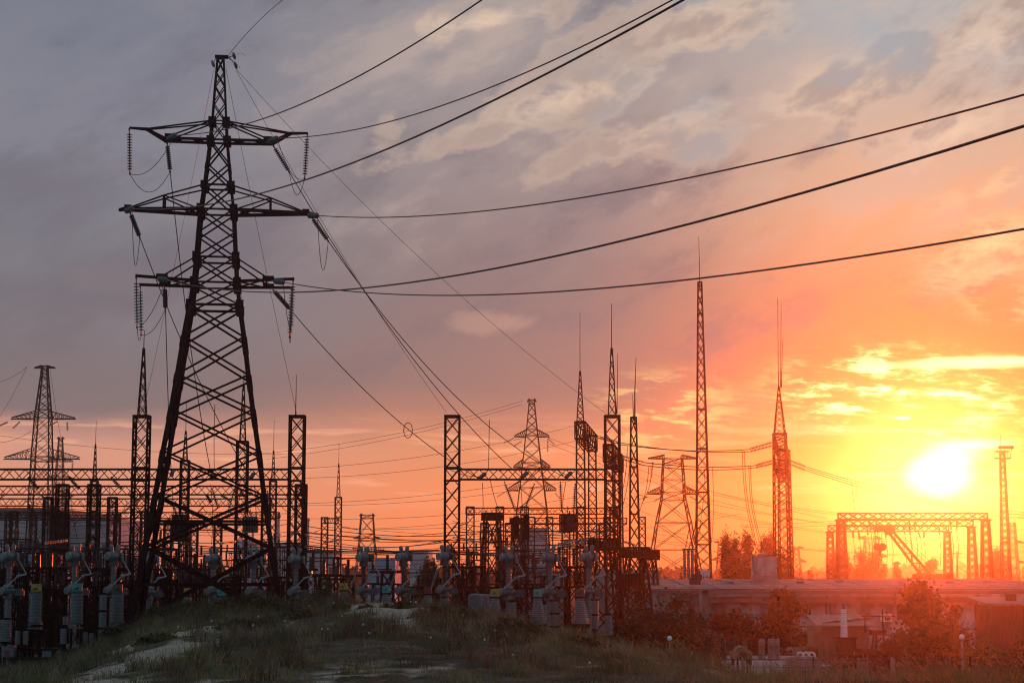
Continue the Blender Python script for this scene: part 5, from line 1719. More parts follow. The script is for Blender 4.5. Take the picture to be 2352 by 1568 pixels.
# tripod frame of a rusty trestle
a = P(2016, 1452, 104)
m = MB(); m.box((a.x, 104, a.z), (.85, .6, .3)); m.bar((a.x - .2, 104, a.z), (a.x - .55, 104, 0), .1); m.bar((a.x + .25, 104, a.z), (a.x + .8, 104, 0), .1); m.bar((a.x, 104.4, a.z), (a.x, 105, 0), .1); m.bar((a.x - .9, 104, a.z + .9), (a.x + 1.0, 104, a.z + .9), .07); m.bar((a.x - .7, 104, a.z + .9), (a.x - .7, 104, a.z), .06); m.bar((a.x + .3, 104, a.z + 1.3), (a.x + .3, 104, a.z), .06)
solo('steel_trestle', m, M['rust'], 'rusty steel trestle with raking legs beside the white bushing', 'trestle')
# cable reel
q = P(1603, 1468, 118)
t = thing('cable_reel', 'worn wooden cable reel on edge beside the warehouse pillar', 'cable reel', (q.x, 118, q.z - .46))
m = MB(); m.lathe((q.x, 117.75, q.z), (q.x, 117.82, q.z), [(0, .44), (.07, .46)], 24); m.build('flange', M['wood'], t, True)
m = MB(); m.lathe((q.x, 118.18, q.z), (q.x, 118.25, q.z), [(0, .46), (.07, .44)], 24); m.build('flange', M['wood'], t, True)
m = MB(); m.lathe((q.x, 117.8, q.z), (q.x, 118.2, q.z), [(0, .22), (.4, .22)], 16); m.lathe((q.x, 117.7, q.z), (q.x, 117.78, q.z), [(0, .1), (.08, .12)], 12); m.build('core', M['concrete'], t, True)
m = MB(); m.box((q.x, 118, (q.z - .46) / 2), (.8, .6, q.z - .46)); 
solo('concrete_block', m, M['concrete'], 'concrete block carrying the cable reel', 'block')
# stacks of porcelain shells
GPs = 'stored porcelain shells by the warehouse'
for j, (u, w, mt, lb) in enumerate(((1661, 16, 'porc_brown', 'dark stored porcelain shell by the door'), (1683, 9, 'porc_brown', 'small dark stored porcelain shell right of the door'), (1712, 12, 'brown', 'brown stored porcelain shell behind the yellow trailer'), (1750, 16, 'concrete', 'pale stored porcelain shell in the middle of the row'), (1772, 18, 'concrete', 'broad pale stored porcelain shell'), (1786, 11, 'concrete', 'narrow pale stored porcelain shell at the row end'))):
    D = 117 + (j % 2)
    q0, q1 = P(u, 1466, D), P(u, 1501, D)
    m = MB(); ribbed(m, (q1.x, D), q1.z, q0.z, w / 2 * D / F, 9, 14, None, .18)
    m.lathe((q1.x, D, q1.z - .5), (q1.x, D, q1.z), [(0, w / 2 * D / F), (.5, w / 2 * D / F)], 12)
    solo('porcelain_shell', m, M[mt], lb, 'insulator', GPs, True)
# yellow trailer
q = P(1703, 1500, 108)
t = thing('compressor_trailer', 'small ochre trailer with an arched hood before the porcelain shells', 'trailer', (q.x, 108, 0))
m = MB(); m.lathe((q.x, 107.4, q.z + .02), (q.x, 108.9, q.z + .02), [(0, .40), (.02, .42), (1.48, .42), (1.5, .4)], 18); m.build('arched_hood', M['ochre'], t, True)
m = MB(); m.box((q.x, 108.1, q.z - .1), (1.1, 1.5, .42)); m.build('body', M['ochre'], t)
m = MB(); m.lathe((q.x, 107.28, q.z - .1), (q.x, 107.36, q.z - .1), [(0, .2), (.08, .26)], 14); m.lathe((q.x, 107.2, q.z - .1), (q.x, 107.3, q.z - .1), [(0, .05), (.1, .05)], 8); m.build('grille', M['black'], t, True)
for sx in (-.5, .5):
    m = MB(); m.lathe((q.x + sx - .08, 108.1, q.z - .4), (q.x + sx + .08, 108.1, q.z - .4), [(0, .26), (.02, .3), (.14, .3), (.16, .26)], 16); m.build('wheel', M['black'], t, True)
# ochre painted screen wall
a, b = P(1818, 1438, 112), P(1880, 1438, 112)
m = MB(); m.box((b.x - .35, 112, a.z / 2), (.7, .18, a.z)); m.box(((a.x + b.x) / 2, 112, .55), (b.x - a.x, .18, 1.1)); m.box((b.x + .05, 111.9, a.z / 2), (.22, .3, a.z)); m.box(((a.x + b.x) / 2, 112.1, a.z), (b.x - a.x, .2, .1))
solo('screen_wall', m, M['ochre'], 'peeling ochre screen wall with a concrete post left of the lean to shed', 'wall')
# stack of slabs
GSl2 = 'stacked pale slabs'
slab_no = 0
for k_ in range(9):
    D = 96
    q = P(1842 + random.uniform(-6, 6), 1537 - k_ * 3.6, D)
    m = MB(); m.box((q.x, D, q.z), (1.45 + random.uniform(-.25, .25), 1.0, .055), random.uniform(-.12, .12))
    solo('concrete_slab', m, M['concrete'], 'flat pale slab, %s from the bottom of the slab pile' % ORD[k_], 'slab', GSl2)
m = MB(); q = P(1842, 1536, 96); m.box((q.x, 96, (q.z - .05) / 2), (1.2, .8, q.z - .05)); solo('pallet_block', m, M['wood'], 'dark wooden pallet under the pile of pale slabs', 'pallet')
for j, (u, lb) in enumerate(((1838, 'left pale ring lying on the slab pile'), (1852, 'middle pale ring lying on the slab pile'), (1864, 'right pale ring lying on the slab pile'))):
    q = P(u, 1504, 95.6)
    pts = [q + Vector((.17 * math.cos(a_), 0, .15 * math.sin(a_))) for a_ in np.linspace(0, 2 * PI, 18)]
    solo('concrete_ring', MB().tube(pts, .055, 6), M['white'], lb, 'ring', 'pale rings on the slab pile', True)

# concrete road and slabs
m = MB()
a, b, c, d = P(1690, 1505, 122), P(1900, 1505, 122), P(1860, 1560, 84), P(1640, 1560, 84)
for i in range(6):
    y0, y1 = 84 + 6.6 * i, 84 + 6.6 * (i + 1) - .06
    m.box((P(1762, 1400, 105).x, (y0 + y1) / 2, .03), (9.0, y1 - y0, .07))
struct('concrete_road', m, M['road'])
# lamps
GLp = 'globe lamps on slim posts'
for (u, v, D, lb, vb) in ((1538, 1465, 86, 'white globe lamp on a slim post beside the light green bush', 1520), (2209, 1462, 80, 'white globe lamp on a slim post before the right edge fence', 1560)):
    q = P(u, v, D)
    gz = 0.0
    t = thing('globe_lamp', lb, 'street lamp', (q.x, D, gz), GLp)
    m = MB(); m.tube([(q.x, D, gz - .2), (q.x, D, q.z - .1)], .03 if u < 2000 else .045, 8); m.build('lamp_post', M['galv'], t, True)
    r = .12
    m = MB(); m.lathe((q.x, D, q.z - r), (q.x, D, q.z + r), [(0, r * .4), (r * .2, r * .66), (r * .6, r * .94), (r, r), (r * 1.4, r * .94), (r * 1.8, r * .6), (r * 2, r * .1)], 18); m.build('globe', M['pale_globe'], t, True)
    m = MB(); m.lathe((q.x, D, q.z - r * 1.6), (q.x, D, q.z - r * .75), [(0, .05), (r * .4, .075), (r * .85, .085)], 12); m.build('collar', M['drum'], t, True)
# fence: concrete posts, steel posts, rail, razor coil
GFp = 'fence posts at the right'
fp = [(1706, 1514, 78, 'concrete', 'pale concrete fence post left of the slab pile'), (1880, 1520, 76, 'concrete', 'pale concrete fence post right of the slab pile'), (2050, 1512, 74, 'concrete', 'pale concrete fence post under the sun'), (1694, 1512, 77, 'rust', 'thin dark fence post left of the concrete one'), (1716, 1514, 76.5, 'rust', 'thick dark fence post just right of the leftmost concrete one'),
      (1868, 1510, 77, 'rust', 'thin dark fence post by the slab pile'), (2042, 1514, 74.5, 'rust', 'left dark post of the pair under the sun'), (2060, 1512, 74, 'rust', 'right dark post of the pair under the sun'), (2203, 1508, 73, 'rust', 'dark fence post beside the right globe lamp'), (2228, 1508, 73, 'rust', 'dark fence post right of the right globe lamp')]
for u, v, D, mt, lb in fp:
    q = P(u, v, D); w = .15 if mt == 'concrete' else .07
    gz = hz(q.x, D)
    m = MB(); m.box((q.x, D, (q.z + gz - .3) / 2), (w, w, q.z - gz + .3)); m.box((q.x, D, q.z + .02), (w * .7, w * .7, .05)); m.bar((q.x, D, q.z - .1), (q.x, D - .14, q.z + .06), w * .3)
    solo('fence_post', m, M[mt], lb, 'post', GFp)
a, b = P(1640, 1513, 78), P(2420, 1509, 72)
GR = 'fence wires at the right'
wire(a, b, .05, .018, 'upper straight fence wire along the right yard boundary', GR, 'fence_wire')
wire(a - Vector((0, 0, .3)), b - Vector((0, 0, .3)), .05, .012, 'lower straight fence wire along the right yard boundary', GR, 'fence_wire')
a, b = P(1995, 1499, 76), P(2215, 1498, 74)
pts = []
for i in range(13 * 18 + 1):
    th = 2 * PI * i / 18
    f_ = i / (13 * 18)
    c = a.lerp(b, f_)
    pts.append(c + Vector((.12 * math.sin(th), .2 * math.cos(th), .19 * math.sin(th + .4))))
solo('razor_wire_coil', MB().tube(pts, .006, 4), M['rust'], 'loose razor wire coil above the fence under the sun', 'razor wire')
# wire mesh of the fence
m = MB()
a, b = P(1700, 1520, 77.5), P(2380, 1516, 72.5)
L = (b - a).length
n = int(L / .16)
for i in range(n):
    p = a.lerp(b, i / n); g_ = Vector((p.x, p.y, 0.3)); q = a.lerp(b, min(1, (i + 5) / n)); q = Vector((q.x, q.y, .3))
    m.bar(p, q, .004); 
    p2 = a.lerp(b, i / n); q2 = a.lerp(b, max(0, (i - 5) / n)); m.bar(p2, (q2.x, q2.y, .3), .004)
solo('wire_mesh_fence', m, M['galv'], 'thin wire mesh stretched between the fence posts at the right', 'fence')

# ------------------------------------------------------------------ trees and bushes


def leaves(blobs, n, size, aspect=1.6, loose=0.0):
    """leaf faces through the volume of ellipsoid clumps; blobs: (cx,cy,cz,rx,ry,rz)"""
    w = np.array([b[3] * b[4] * b[5] for b in blobs]) ** .66
    w = w / w.sum()
    idx = RNG.choice(len(blobs), n, p=w)
    B = np.array(blobs)[idx]
    d = RNG.normal(size=(n, 3)); d /= np.linalg.norm(d, axis=1)[:, None]
    rr = RNG.random(n) ** .45
    c = B[:, :3] + d * rr[:, None] * B[:, 3:6]
    if loose:
        A_ = np.array(blobs)
        k2 = RNG.random(n) < loose
        j2 = RNG.choice(len(blobs), k2.sum())
        c[k2] = A_[j2, :3] + RNG.normal(size=(k2.sum(), 3)) * A_[j2, 3:6] * 1.25
    a = RNG.normal(size=(n, 3)); a /= np.linalg.norm(a, axis=1)[:, None]
    b = np.cross(a, RNG.normal(size=(n, 3))); b /= np.linalg.norm(b, axis=1)[:, None]
    s = size * RNG.uniform(.6, 1.4, n)[:, None]
    a, b = a * s * aspect * .5, b * s * .5
    return np.stack([c - a, c + b, c + a, c - b], 1).reshape(-1, 3)


def tree(x, y, zb, h, w, label, style='round', material='leaf', n=5000, leaf=.2, name='tree', cat='tree', group=None, trunk=.3, seed=0):
    rnd = random.Random(seed)
    t = thing(name, label, cat, (x, y, zb), group)
    blobs = []
    if style == 'poplar':
        for i in range(60):
            f = rnd.random()
            rad = w * .5 * (math.sin(PI * min(1, f * .9 + .12)) ** .6) * .8
            a = rnd.uniform(0, 2 * PI); q = rad * math.sqrt(rnd.random())
            blobs.append((q * math.cos(a), q * math.sin(a), h * (.12 + .86 * f), w * .11, w * .11, h * .055))
    elif style == 'ragged':
        for q in range(17):
            f = rnd.random() ** .8
            a = rnd.uniform(0, 2 * PI)
            rad = w * .5 * (1 - f * .72) * rnd.uniform(.25, 1.0)
            cx, cy, cz = rad * math.cos(a), rad * math.sin(a) * .7, h * (.16 + .76 * f)
            sub = w * rnd.uniform(.07, .15)
            for k_ in range(rnd.randint(7, 13)):
                b_ = rnd.uniform(0, 2 * PI); rr_ = sub * rnd.random() ** .5
                sz = rnd.uniform(.4, 1.2)
                blobs.append((cx + rr_ * math.cos(b_), cy + rr_ * math.sin(b_), cz + rnd.uniform(-.7, .6) * sub, w * .05 * sz, w * .05 * sz, w * .038 * sz))
    elif style == 'bush':
        for i in range(70):
            a = rnd.uniform(0, 2 * PI); q = math.sqrt(rnd.random()) * w * .5
            top = h * (1 - (q / (w * .5)) ** 2 * .65) * rnd.uniform(.72, 1.08)
            blobs.append((q * math.cos(a), q * math.sin(a) * .7, top * rnd.uniform(.2, .95), w * .075 * rnd.uniform(.5, 1.4), w * .075, h * .085 * rnd.uniform(.5, 1.4)))
    else:
        for i in range(95):
            a = rnd.uniform(0, 2 * PI); e_ = rnd.uniform(-.75, 1)
            q = math.sqrt(max(0, 1 - e_ * e_ * .9)) * w * .47 * rnd.random() ** .45 * rnd.uniform(.75, 1.18)
            sz = rnd.uniform(.35, 1.25)
            blobs.append((q * math.cos(a), q * math.sin(a), h * .60 + e_ * h * .36 * rnd.uniform(.6, 1.1), w * .085 * sz, w * .085 * sz, h * .055 * sz))
    co = leaves(blobs, int(n * 1.7), leaf * .72, 1.7, .45)
    tri_mesh('crown', co, 4, M[material], None, parent=t)
    m = MB()
    tp = h * (.9 if style == 'poplar' else .55)
    pts = [Vector((0, 0, -.2)), Vector((.05 * w * rnd.uniform(-1, 1), 0, tp * .5)), Vector((.06 * w * rnd.uniform(-1, 1), 0, tp))]
    m.tube(pts, trunk * .5, 7, trunk * .12)
    for i in range(9):
        bl = blobs[rnd.randrange(len(blobs))]
        st = pts[0].lerp(pts[2], rnd.uniform(.25, .9))
        m.tube([st, st.lerp(Vector(bl[:3]), .5) + Vector((0, 0, .04 * h)), Vector(bl[:3])], trunk * .16, 5, trunk * .04)
    m.build('trunk', M['bark'], None).parent = t
    return t


GPp = 'poplars behind the warehouse'
for j, (u, v, wpx, D, lb) in enumerate(((1668, 1235, 22, 250, 'tall left poplar of the clump left of the vent block'), (1688, 1238, 24, 256, 'middle poplar of the clump left of the vent block'), (1716, 1236, 28, 250, 'separate wide poplar left of the vent block'), (1757, 1237, 22, 262, 'poplar rising just above the vent block'), (1772, 1238, 18, 268, 'slim poplar beside the needle gantry'),
                                        (1795, 1272, 40, 330, 'dim tree behind the foot of the needle gantry'), (1916, 1268, 22, 345, 'far poplar behind the left column of the far gantries'), (1938, 1266, 22, 350, 'far poplar right of the left column of the far gantries'), (1978, 1270, 26, 345, 'far poplar under the crane hook'), (2006, 1273, 24, 350, 'far poplar left of the crane rope'), (2290, 1268, 32, 345, 'far tree beside the floodlight mast'))):
    D_ = D; k_ = D_ / F
    p = P(u, v, D_)
    tree(p.x, D_, 0, p.z, wpx * k_ * 1.75, lb, 'poplar', 'poplar', 6500 if D < 300 else 3000, .22 if D < 300 else .3, 'poplar_tree', 'tree', GPp, .35, j)
for j, (u, v, wpx, D, lb) in enumerate(((2135, 1268, 70, 345, 'large round tree behind the crane boom'), (2058, 1285, 34, 360, 'small round tree left of the crane boom'), (2030, 1290, 30, 380, 'lower round tree between crane hook and boom'), (1860, 1306, 22, 420, 'tiny round tree right of the needle gantry'), (1838, 1302, 18, 420, 'tiny pointed tree right of the needle gantry'))):
    k_ = D / F; p = P(u, v, D)
    tree(p.x, D, 0, p.z, wpx * k_, lb, 'ragged', 'poplar', 3200, .34, 'round_tree', 'tree', 'round trees far behind the warehouse', .5, 30 + j)
GBu = 'bushes and small trees'
for j, (u, v, vb, wpx, D, st, mt, n, lf, lb) in enumerate((
        (1518, 1362, 1500, 190, 112, 'bush', 'leaf_dark', 15000, .17, 'big dark bush between the rusty stands and the warehouse'),
        (1590, 1400, 1500, 100, 124, 'bush', 'leaf_dark', 6000, .16, 'dark bush joining the big one before the warehouse pillar'),
        (1455, 1400, 1490, 70, 108, 'bush', 'leaf_dark', 4500, .15, 'dark low bush at the foot of the rusty stands'),
        (1560, 1452, 1512, 90, 92, 'bush', 'leaf_light', 3200, .14, 'light green bush beside the left globe lamp'),
        (1500, 1476, 1512, 70, 90, 'bush', 'leaf', 2600, .13, 'low green bush left of the left globe lamp'),
        (1630, 1484, 1520, 80, 90, 'bush', 'leaf', 2600, .13, 'low green bush right of the left globe lamp'),
        (1680, 1400, 1445, 90, 131, 'bush', 'leaf_dark', 5000, .15, 'creeper bush hanging over the warehouse doorway'),
        (1800, 1350, 1495, 150, 126, 'ragged', 'leaf_dark', 8000, .2, 'bushy tree against the middle of the warehouse wall'),
        (1745, 1400, 1490, 90, 128, 'bush', 'leaf_dark', 5000, .16, 'dark bush left of the bushy wall tree'),
        (1850, 1440, 1498, 60, 120, 'bush', 'leaf', 2600, .15, 'bush behind the ochre screen wall'),
        (2105, 1336, 1505, 190, 108, 'ragged', 'leaf_dark', 11000, .2, 'largest tree in front of the warehouse under the sun'),
        (2160, 1395, 1510, 130, 104, 'bush', 'leaf_dark', 9000, .16, 'dense bush at the right foot of the largest tree'),
        (2040, 1430, 1510, 70, 100, 'bush', 'leaf_dark', 3500, .15, 'bush left of the largest tree trunk'),
        (2190, 1380, 1500, 70, 112, 'ragged', 'leaf_dark', 2600, .17, 'small loose tree right of the largest tree'),
        (2250, 1455, 1530, 110, 86, 'bush', 'leaf_light', 4200, .14, 'light leafy bush before the timber shed'),
        (2330, 1470, 1530, 90, 84, 'bush', 'leaf', 3600, .14, 'bush at the right edge below the timber shed'),
        (1925, 1490, 1530, 80, 90, 'bush', 'leaf', 2400, .12, 'low bush beside the big rusty pipe'),
        (2150, 1512, 1545, 130, 76, 'bush', 'leaf', 3600, .10, 'dark low bush along the mesh fence'),
        (738, 1315, 1392, 105, 128, 'bush', 'leaf', 8000, .15, 'dark green bush right of the nearest gantry column'),
        (800, 1330, 1392, 60, 135, 'bush', 'leaf', 3000, .15, 'green bush behind the yellow box on the crest'),
        (985, 1290, 1375, 60, 170, 'round', 'leaf_dark', 3600, .18, 'dark round tree left of the bare column'),
        (960, 1312, 1375, 70, 150, 'bush', 'leaf', 3600, .16, 'green bush between the black column breakers'),
        (1062, 1310, 1380, 60, 190, 'bush', 'leaf_dark', 2600, .18, 'dark bush right of the bare column'),
        (1110, 1312, 1380, 60, 200, 'bush', 'leaf_dark', 2600, .2, 'dark bush behind the low gantry column'),
        (640, 1322, 1392, 60, 150, 'bush', 'leaf_dark', 3000, .15, 'dark bush behind the right legs of the big pylon'),
        (540, 1325, 1392, 80, 160, 'bush', 'leaf_dark', 3000, .16, 'dark bush behind the middle of the big pylon'),
        (1530, 1302, 1335, 60, 200, 'bush', 'leaf_light', 3000, .18, 'light green bush above the left end of the warehouse roof'),
        (1562, 1300, 1335, 50, 210, 'bush', 'leaf', 2400, .2, 'green bush under the broad legged far pylon'),
        (1505, 1306, 1335, 40, 220, 'bush', 'leaf_dark', 2000, .2, 'small dark bush beside the broad legged far pylon'))):
    p0, p1 = P(u, v, D), P(u, vb, D)
    zb = 0.0 if u != 1680 else p1.z
    tree(p0.x, D, zb, p0.z - zb, wpx * D / F, lb, st, mt, n, lf, 'bush' if st == 'bush' else 'tree', 'bush' if st == 'bush' else 'tree', GBu, .22, 60 + j)
# scrubby weeds on the mound
GWd = 'scrubby weeds on the mound'
for j, (u, D, h, w, mt, lb) in enumerate(((395, 93, .9, 2.6, 'leaf_dark', 'dark scrub at the left foot of the big pylon'), (560, 93, 1.0, 3.2, 'leaf_dark', 'broad brownish scrub between the feet of the big pylon'), (690, 88, .8, 2.2, 'leaf', 'green scrub left of the sandy crest'), (480, 90, .7, 2.4, 'leaf', 'greener scrub near the left of the pylon feet'),
                                          (1035, 74, .8, 2.4, 'leaf', 'tall weeds at the right end of the sandy crest'), (300, 92, .7, 2.4, 'leaf_dark', 'dark scrub on the left flank of the mound'), (80, 92, .5, 3.0, 'leaf_dark', 'low scrub at the foot of the mound near the left edge'), (790, 84, .35, .9, 'leaf', 'small tuft left on the sandy crest'), (845, 83, .35, .7, 'leaf_dark', 'small tuft in the middle of the sandy crest'), (890, 81, .4, .7, 'leaf_dark', 'small tuft right on the sandy crest'),
                                          (630, 92, 1.1, 1.6, 'leaf', 'tall shaggy weed by the right foot of the big pylon'), (445, 94, .8, 1.5, 'leaf', 'shaggy weed just right of the left pylon foot'), (930, 80, .6, 1.2, 'leaf', 'shaggy weed at the right edge of the sandy crest'), (1000, 72, .7, 1.6, 'leaf_dark', 'dark shaggy weed below the sandy crest'), (700, 78, .55, 1.8, 'leaf', 'green weed on the face of the mound under the crest'), (560, 74, .5, 2.0, 'leaf_dark', 'dark weed on the middle of the mound face'), (380, 66, .45, 1.6, 'leaf', 'green weed beside the sandy slope'), (1180, 66, .7, 2.0, 'leaf', 'tall weed below the conical transformers'), (1320, 62, .7, 2.2, 'leaf_dark', 'dark tall weed below the rusty stands'))):
    x = (u - 1176) / F * D
    tree(x, D, hz(x, D) - .1, h, w, lb, 'bush', mt, 1500, .10, 'weed_scrub', 'bush', GWd, .06, 120 + j)
# woodland far off
blobs = []
for i in range(420):
    x = RNG.uniform(-330, 330); y = RNG.uniform(640, 760)
    hgt = 5 + 4.5 * fbm(np.array([x * .02]), np.array([3.0]), 5)[0] + RNG.uniform(0, 2)
    blobs.append((x, y, hgt * .45, 9, 6, hgt * .5))
tri_mesh('far_woodland', leaves(blobs, 26000, 1.6), 4, M['leaf_dark'], 'stuff')

# ------------------------------------------------------------------ sun, sky, air
SUN_AZ = math.atan((2140 - 1176) / F)
SUN_EL = R(3.0)
sd = Vector((math.sin(SUN_AZ) * math.cos(SUN_EL), math.cos(SUN_AZ) * math.cos(SUN_EL), math.sin(SUN_EL)))
ld = bpy.data.lights.new('sun', 'SUN')
ld.energy = 1.7
ld.angle = R(.6)
ld.color = (1.0, .098, .02)
lo = bpy.data.objects.new('sun', ld)
COL.objects.link(lo)
lo.rotation_euler = (-sd).to_track_quat('-Z', 'Y').to_euler()

W = bpy.data.worlds.new('World')
SC.world = W
W.use_nodes = True
nt = W.node_tree
nt.nodes.clear()


class S:
    """a float socket with arithmetic"""
    def __init__(s, o): s.o = o

    @staticmethod
    def m(op, a, b=None, c=None, clamp=False):
        n = nt.nodes.new('ShaderNodeMath'); n.operation = op; n.use_clamp = clamp
        for i, x in enumerate((a, b, c)):
            if x is None: continue
            if isinstance(x, S): nt.links.new(x.o, n.inputs[i])
            else: n.inputs[i].default_value = x
        return S(n.outputs[0])

    def __add__(s, b): return S.m('ADD', s, b)
    __radd__ = __add__
    def __sub__(s, b): return S.m('SUBTRACT', s, b)
    def __rsub__(s, b): return S.m('SUBTRACT', b, s)
    def __mul__(s, b): return S.m('MULTIPLY', s, b)
    __rmul__ = __mul__
    def __truediv__(s, b): return S.m('DIVIDE', s, b)
    def clip(s): return S.m('ADD', s, 0.0, clamp=True)
    def max(s, b): return S.m('MAXIMUM', s, b)
    def pow(s, b): return S.m('POWER', s, b)


def sm(x, a, b):
    n = nt.nodes.new('ShaderNodeMapRange'); n.interpolation_type = 'SMOOTHSTEP'
    nt.links.new(x.o, n.inputs['Value'])
    n.inputs['From Min'].default_value = a; n.inputs['From Max'].default_value = b
    if a > b:
        n.inputs['From Min'].default_value = b; n.inputs['From Max'].default_value = a
        n.inputs['To Min'].default_value = 1; n.inputs['To Max'].default_value = 0
    return S(n.outputs[0])


def mixc(f, a, b):
    n = nt.nodes.new('ShaderNodeMix'); n.data_type = 'RGBA'
    if isinstance(f, S): nt.links.new(f.o, n.inputs[0])
    else: n.inputs[0].default_value = f
    for i, x in ((6, a), (7, b)):
        if isinstance(x, tuple): n.inputs[i].default_value = (*x, 1)
        else: nt.links.new(x, n.inputs[i])
    return n.outputs[2]


def addc(a, b, f=1.0):
    n = nt.nodes.new('ShaderNodeMix'); n.data_type = 'RGBA'; n.blend_type = 'ADD'; n.clamp_result = False
    if isinstance(f, S): nt.links.new(f.o, n.inputs[0])
    else: n.inputs[0].default_value = f
    nt.links.new(a, n.inputs[6])
    if isinstance(b, tuple): n.inputs[7].default_value = (*b, 1)
    else: nt.links.new(b, n.inputs[7])
    return n.outputs[2]


def ramp(x, stops):
    n = nt.nodes.new('ShaderNodeValToRGB')
    nt.links.new(x.o, n.inputs[0])
    cr = n.color_ramp
    while len(cr.elements) < len(stops): cr.elements.new(.5)
    for e, (p, c) in zip(cr.elements, stops):
        e.position = p; e.color = (*lin(c), 1)
    return n.outputs[0]


def noise(x, y, scale, detail=6, rough=.55, dist=0.0, z=0.0):
    cb = nt.nodes.new('ShaderNodeCombineXYZ')
    nt.links.new(x.o, cb.inputs[0]); nt.links.new(y.o, cb.inputs[1]); cb.inputs[2].default_value = z
    n = nt.nodes.new('ShaderNodeTexNoise')
    n.inputs['Scale'].default_value = scale; n.inputs['Detail'].default_value = detail; n.inputs['Roughness'].default_value = rough; n.inputs['Distortion'].default_value = dist
    nt.links.new(cb.outputs[0], n.inputs['Vector'])
    return S(n.outputs['Fac'])


tc = nt.nodes.new('ShaderNodeTexCoord')
sx = nt.nodes.new('ShaderNodeSeparateXYZ')
nt.links.new(tc.outputs['Generated'], sx.inputs[0])
X, Y, Z = S(sx.outputs[0]), S(sx.outputs[1]), S(sx.outputs[2])
az = S.m('ARCTAN2', X, Y)
el = S.m('ARCSINE', Z)
# heading and height in tenths of a radian-ish units used for the cloud deck
U = az * (F / 2352.0) + .5
V = (HV / 1568.0) - el * (F / 1568.0)
big = noise(U * 1.0, V * 1.6, 2.6, 5, .55, .3, 3.1)
wob = (big - .5) * .10
Vw = V + wob
lf = ramp(Vw, [(0, (107, 112, 128)), (.12, (114, 117, 131)), (.22, (119, 120, 132)), (.38, (108, 107, 117)), (.50, (110, 105, 112)), (.60, (120, 108, 111)), (.625, (168, 128, 120)), (.655, (203, 146, 126)), (.75, (224, 143, 110)), (.84, (228, 126, 94))])
md = ramp(Vw, [(0, (140, 136, 140)), (.1, (146, 138, 140)), (.28, (140, 129, 131)), (.42, (126, 112, 115)), (.56, (136, 111, 109)), (.61, (170, 120, 104)), (.66, (206, 136, 102)), (.72, (222, 136, 94)), (.78, (234, 134, 84)), (.84, (232, 116, 78))])
rt = ramp(Vw, [(0, (168, 168, 168)), (.10, (172, 164, 160)), (.22, (196, 166, 145)), (.34, (214, 158, 122)), (.44, (206, 136, 98)), (.52, (196, 118, 80)), (.60, (214, 130, 70)), (.70, (226, 130, 54)), (.78, (222, 120, 48)), (.84, (216, 102, 44))])
col = mixc(sm(U, .12, .5), lf, md)
col = mixc(sm(U, .54, .90), col, rt)
# soft streaks everywhere
th = R(24)
Ur = U * math.cos(th) * 1.5 + V * -math.sin(th)
Vr = U * math.sin(th) * 1.5 + V * math.cos(th)
n1 = noise(Ur, Vr * 2.4, 3.4, 9, .62, .12, 1.0)
n2 = noise(Ur, Vr * 1.7, 6.0, 8, .56, .15, 5.0)
n4 = noise(U * 1.5 + V * .5, V * 5.6 - U * .9, 26.0, 8, .6, .3, 21.0)
n3 = noise(U * 1.5 + V * .5, V * 4.4 - U * .6, 14.0, 11, .64, .25, 9.0)
# warm lit streaks high in the middle
fm = sm(n1, .50, .66) * sm(U, .08, .40) * sm(V, .46, .26) * .5
col = mixc(fm, col, lin((190, 168, 156)))
col = mixc(sm(n1, .42, .64) * sm(U, .5, .2) * sm(V, .60, .45) * .35, col, lin((130, 129, 138)))
# violet shade bands
fs = sm(n1, .50, .34) * sm(V, .60, .50) * .65
col = mixc(fs, col, lin((104, 101, 112)))


def bn(cu, cv, ru_, rv_, k, rot=0.0, edge=.2):
    """a cloud mass: an ellipse whose outline is torn by noise"""
    du = (U - cu / 2352.0) * 2352.0; dv = (V - cv / 1568.0) * 1568.0
    c, s_ = math.cos(rot), math.sin(rot)
    a = (du * c + dv * s_) / ru_; b = (dv * c - du * s_) / rv_
    d = S.m('SQRT', a * a + b * b) + (n2 - .5) * (k * 2.1) + (n1 - .5) * (k * .9) + (n4 - .5) * (k * .2)
    return sm(d, 1.0, edge)


# cream cloud heads high on the right, grey undersides and blue grey gaps
cream = bn(1640, 70, 330, 110, 2.4, -.2)
for q in ((1300, 235, 380, 70, 2.2, -.25), (1960, 215, 330, 100, 2.4, -.35), (2270, 150, 220, 120, 2.4, -.2), (1560, 300, 260, 60, 2.4, -.3), (2200, 330, 240, 80, 2.4, -.4), (1100, 60, 240, 50, 2.2, -.1)):
    cream = cream.max(bn(*q))
shade = sm(n2 + (n1 - .5) * .6, .60, .40)
col = mixc(cream * .72, col, lin((226, 198, 172)))
col = mixc(cream * shade * .8, col, lin((146, 132, 130)))
blue = bn(1985, 95, 300, 130, 2.2, .25, -.2).max(bn(1600, 250, 260, 110, 2.4, .2, -.3) * .7).max(bn(2300, 190, 160, 90, 2.0, 0, -.2) * .5)
col = mixc(blue * .62, col, lin((140, 160, 172)))
# rosy lit lumps to the right, middle height
rosy = bn(2270, 600, 230, 140, 2.2, -.3, 0).max(bn(2320, 720, 160, 60, 2.0) * .8).max(bn(2250, 470, 200, 50, 2.2, -.3) * .6)
col = mixc(rosy * sm(n2 + (n4 - .5) * .3, .40, .58) * .85, col, lin((255, 214, 158)))
# small lit scraps in the grey deck
col = mixc(bn(1140, 745, 130, 30, 2.0) * .45, col, lin((186, 148, 132)))
col = mixc(bn(330, 660, 200, 40, 2.0) * .25, col, lin((128, 116, 120)))


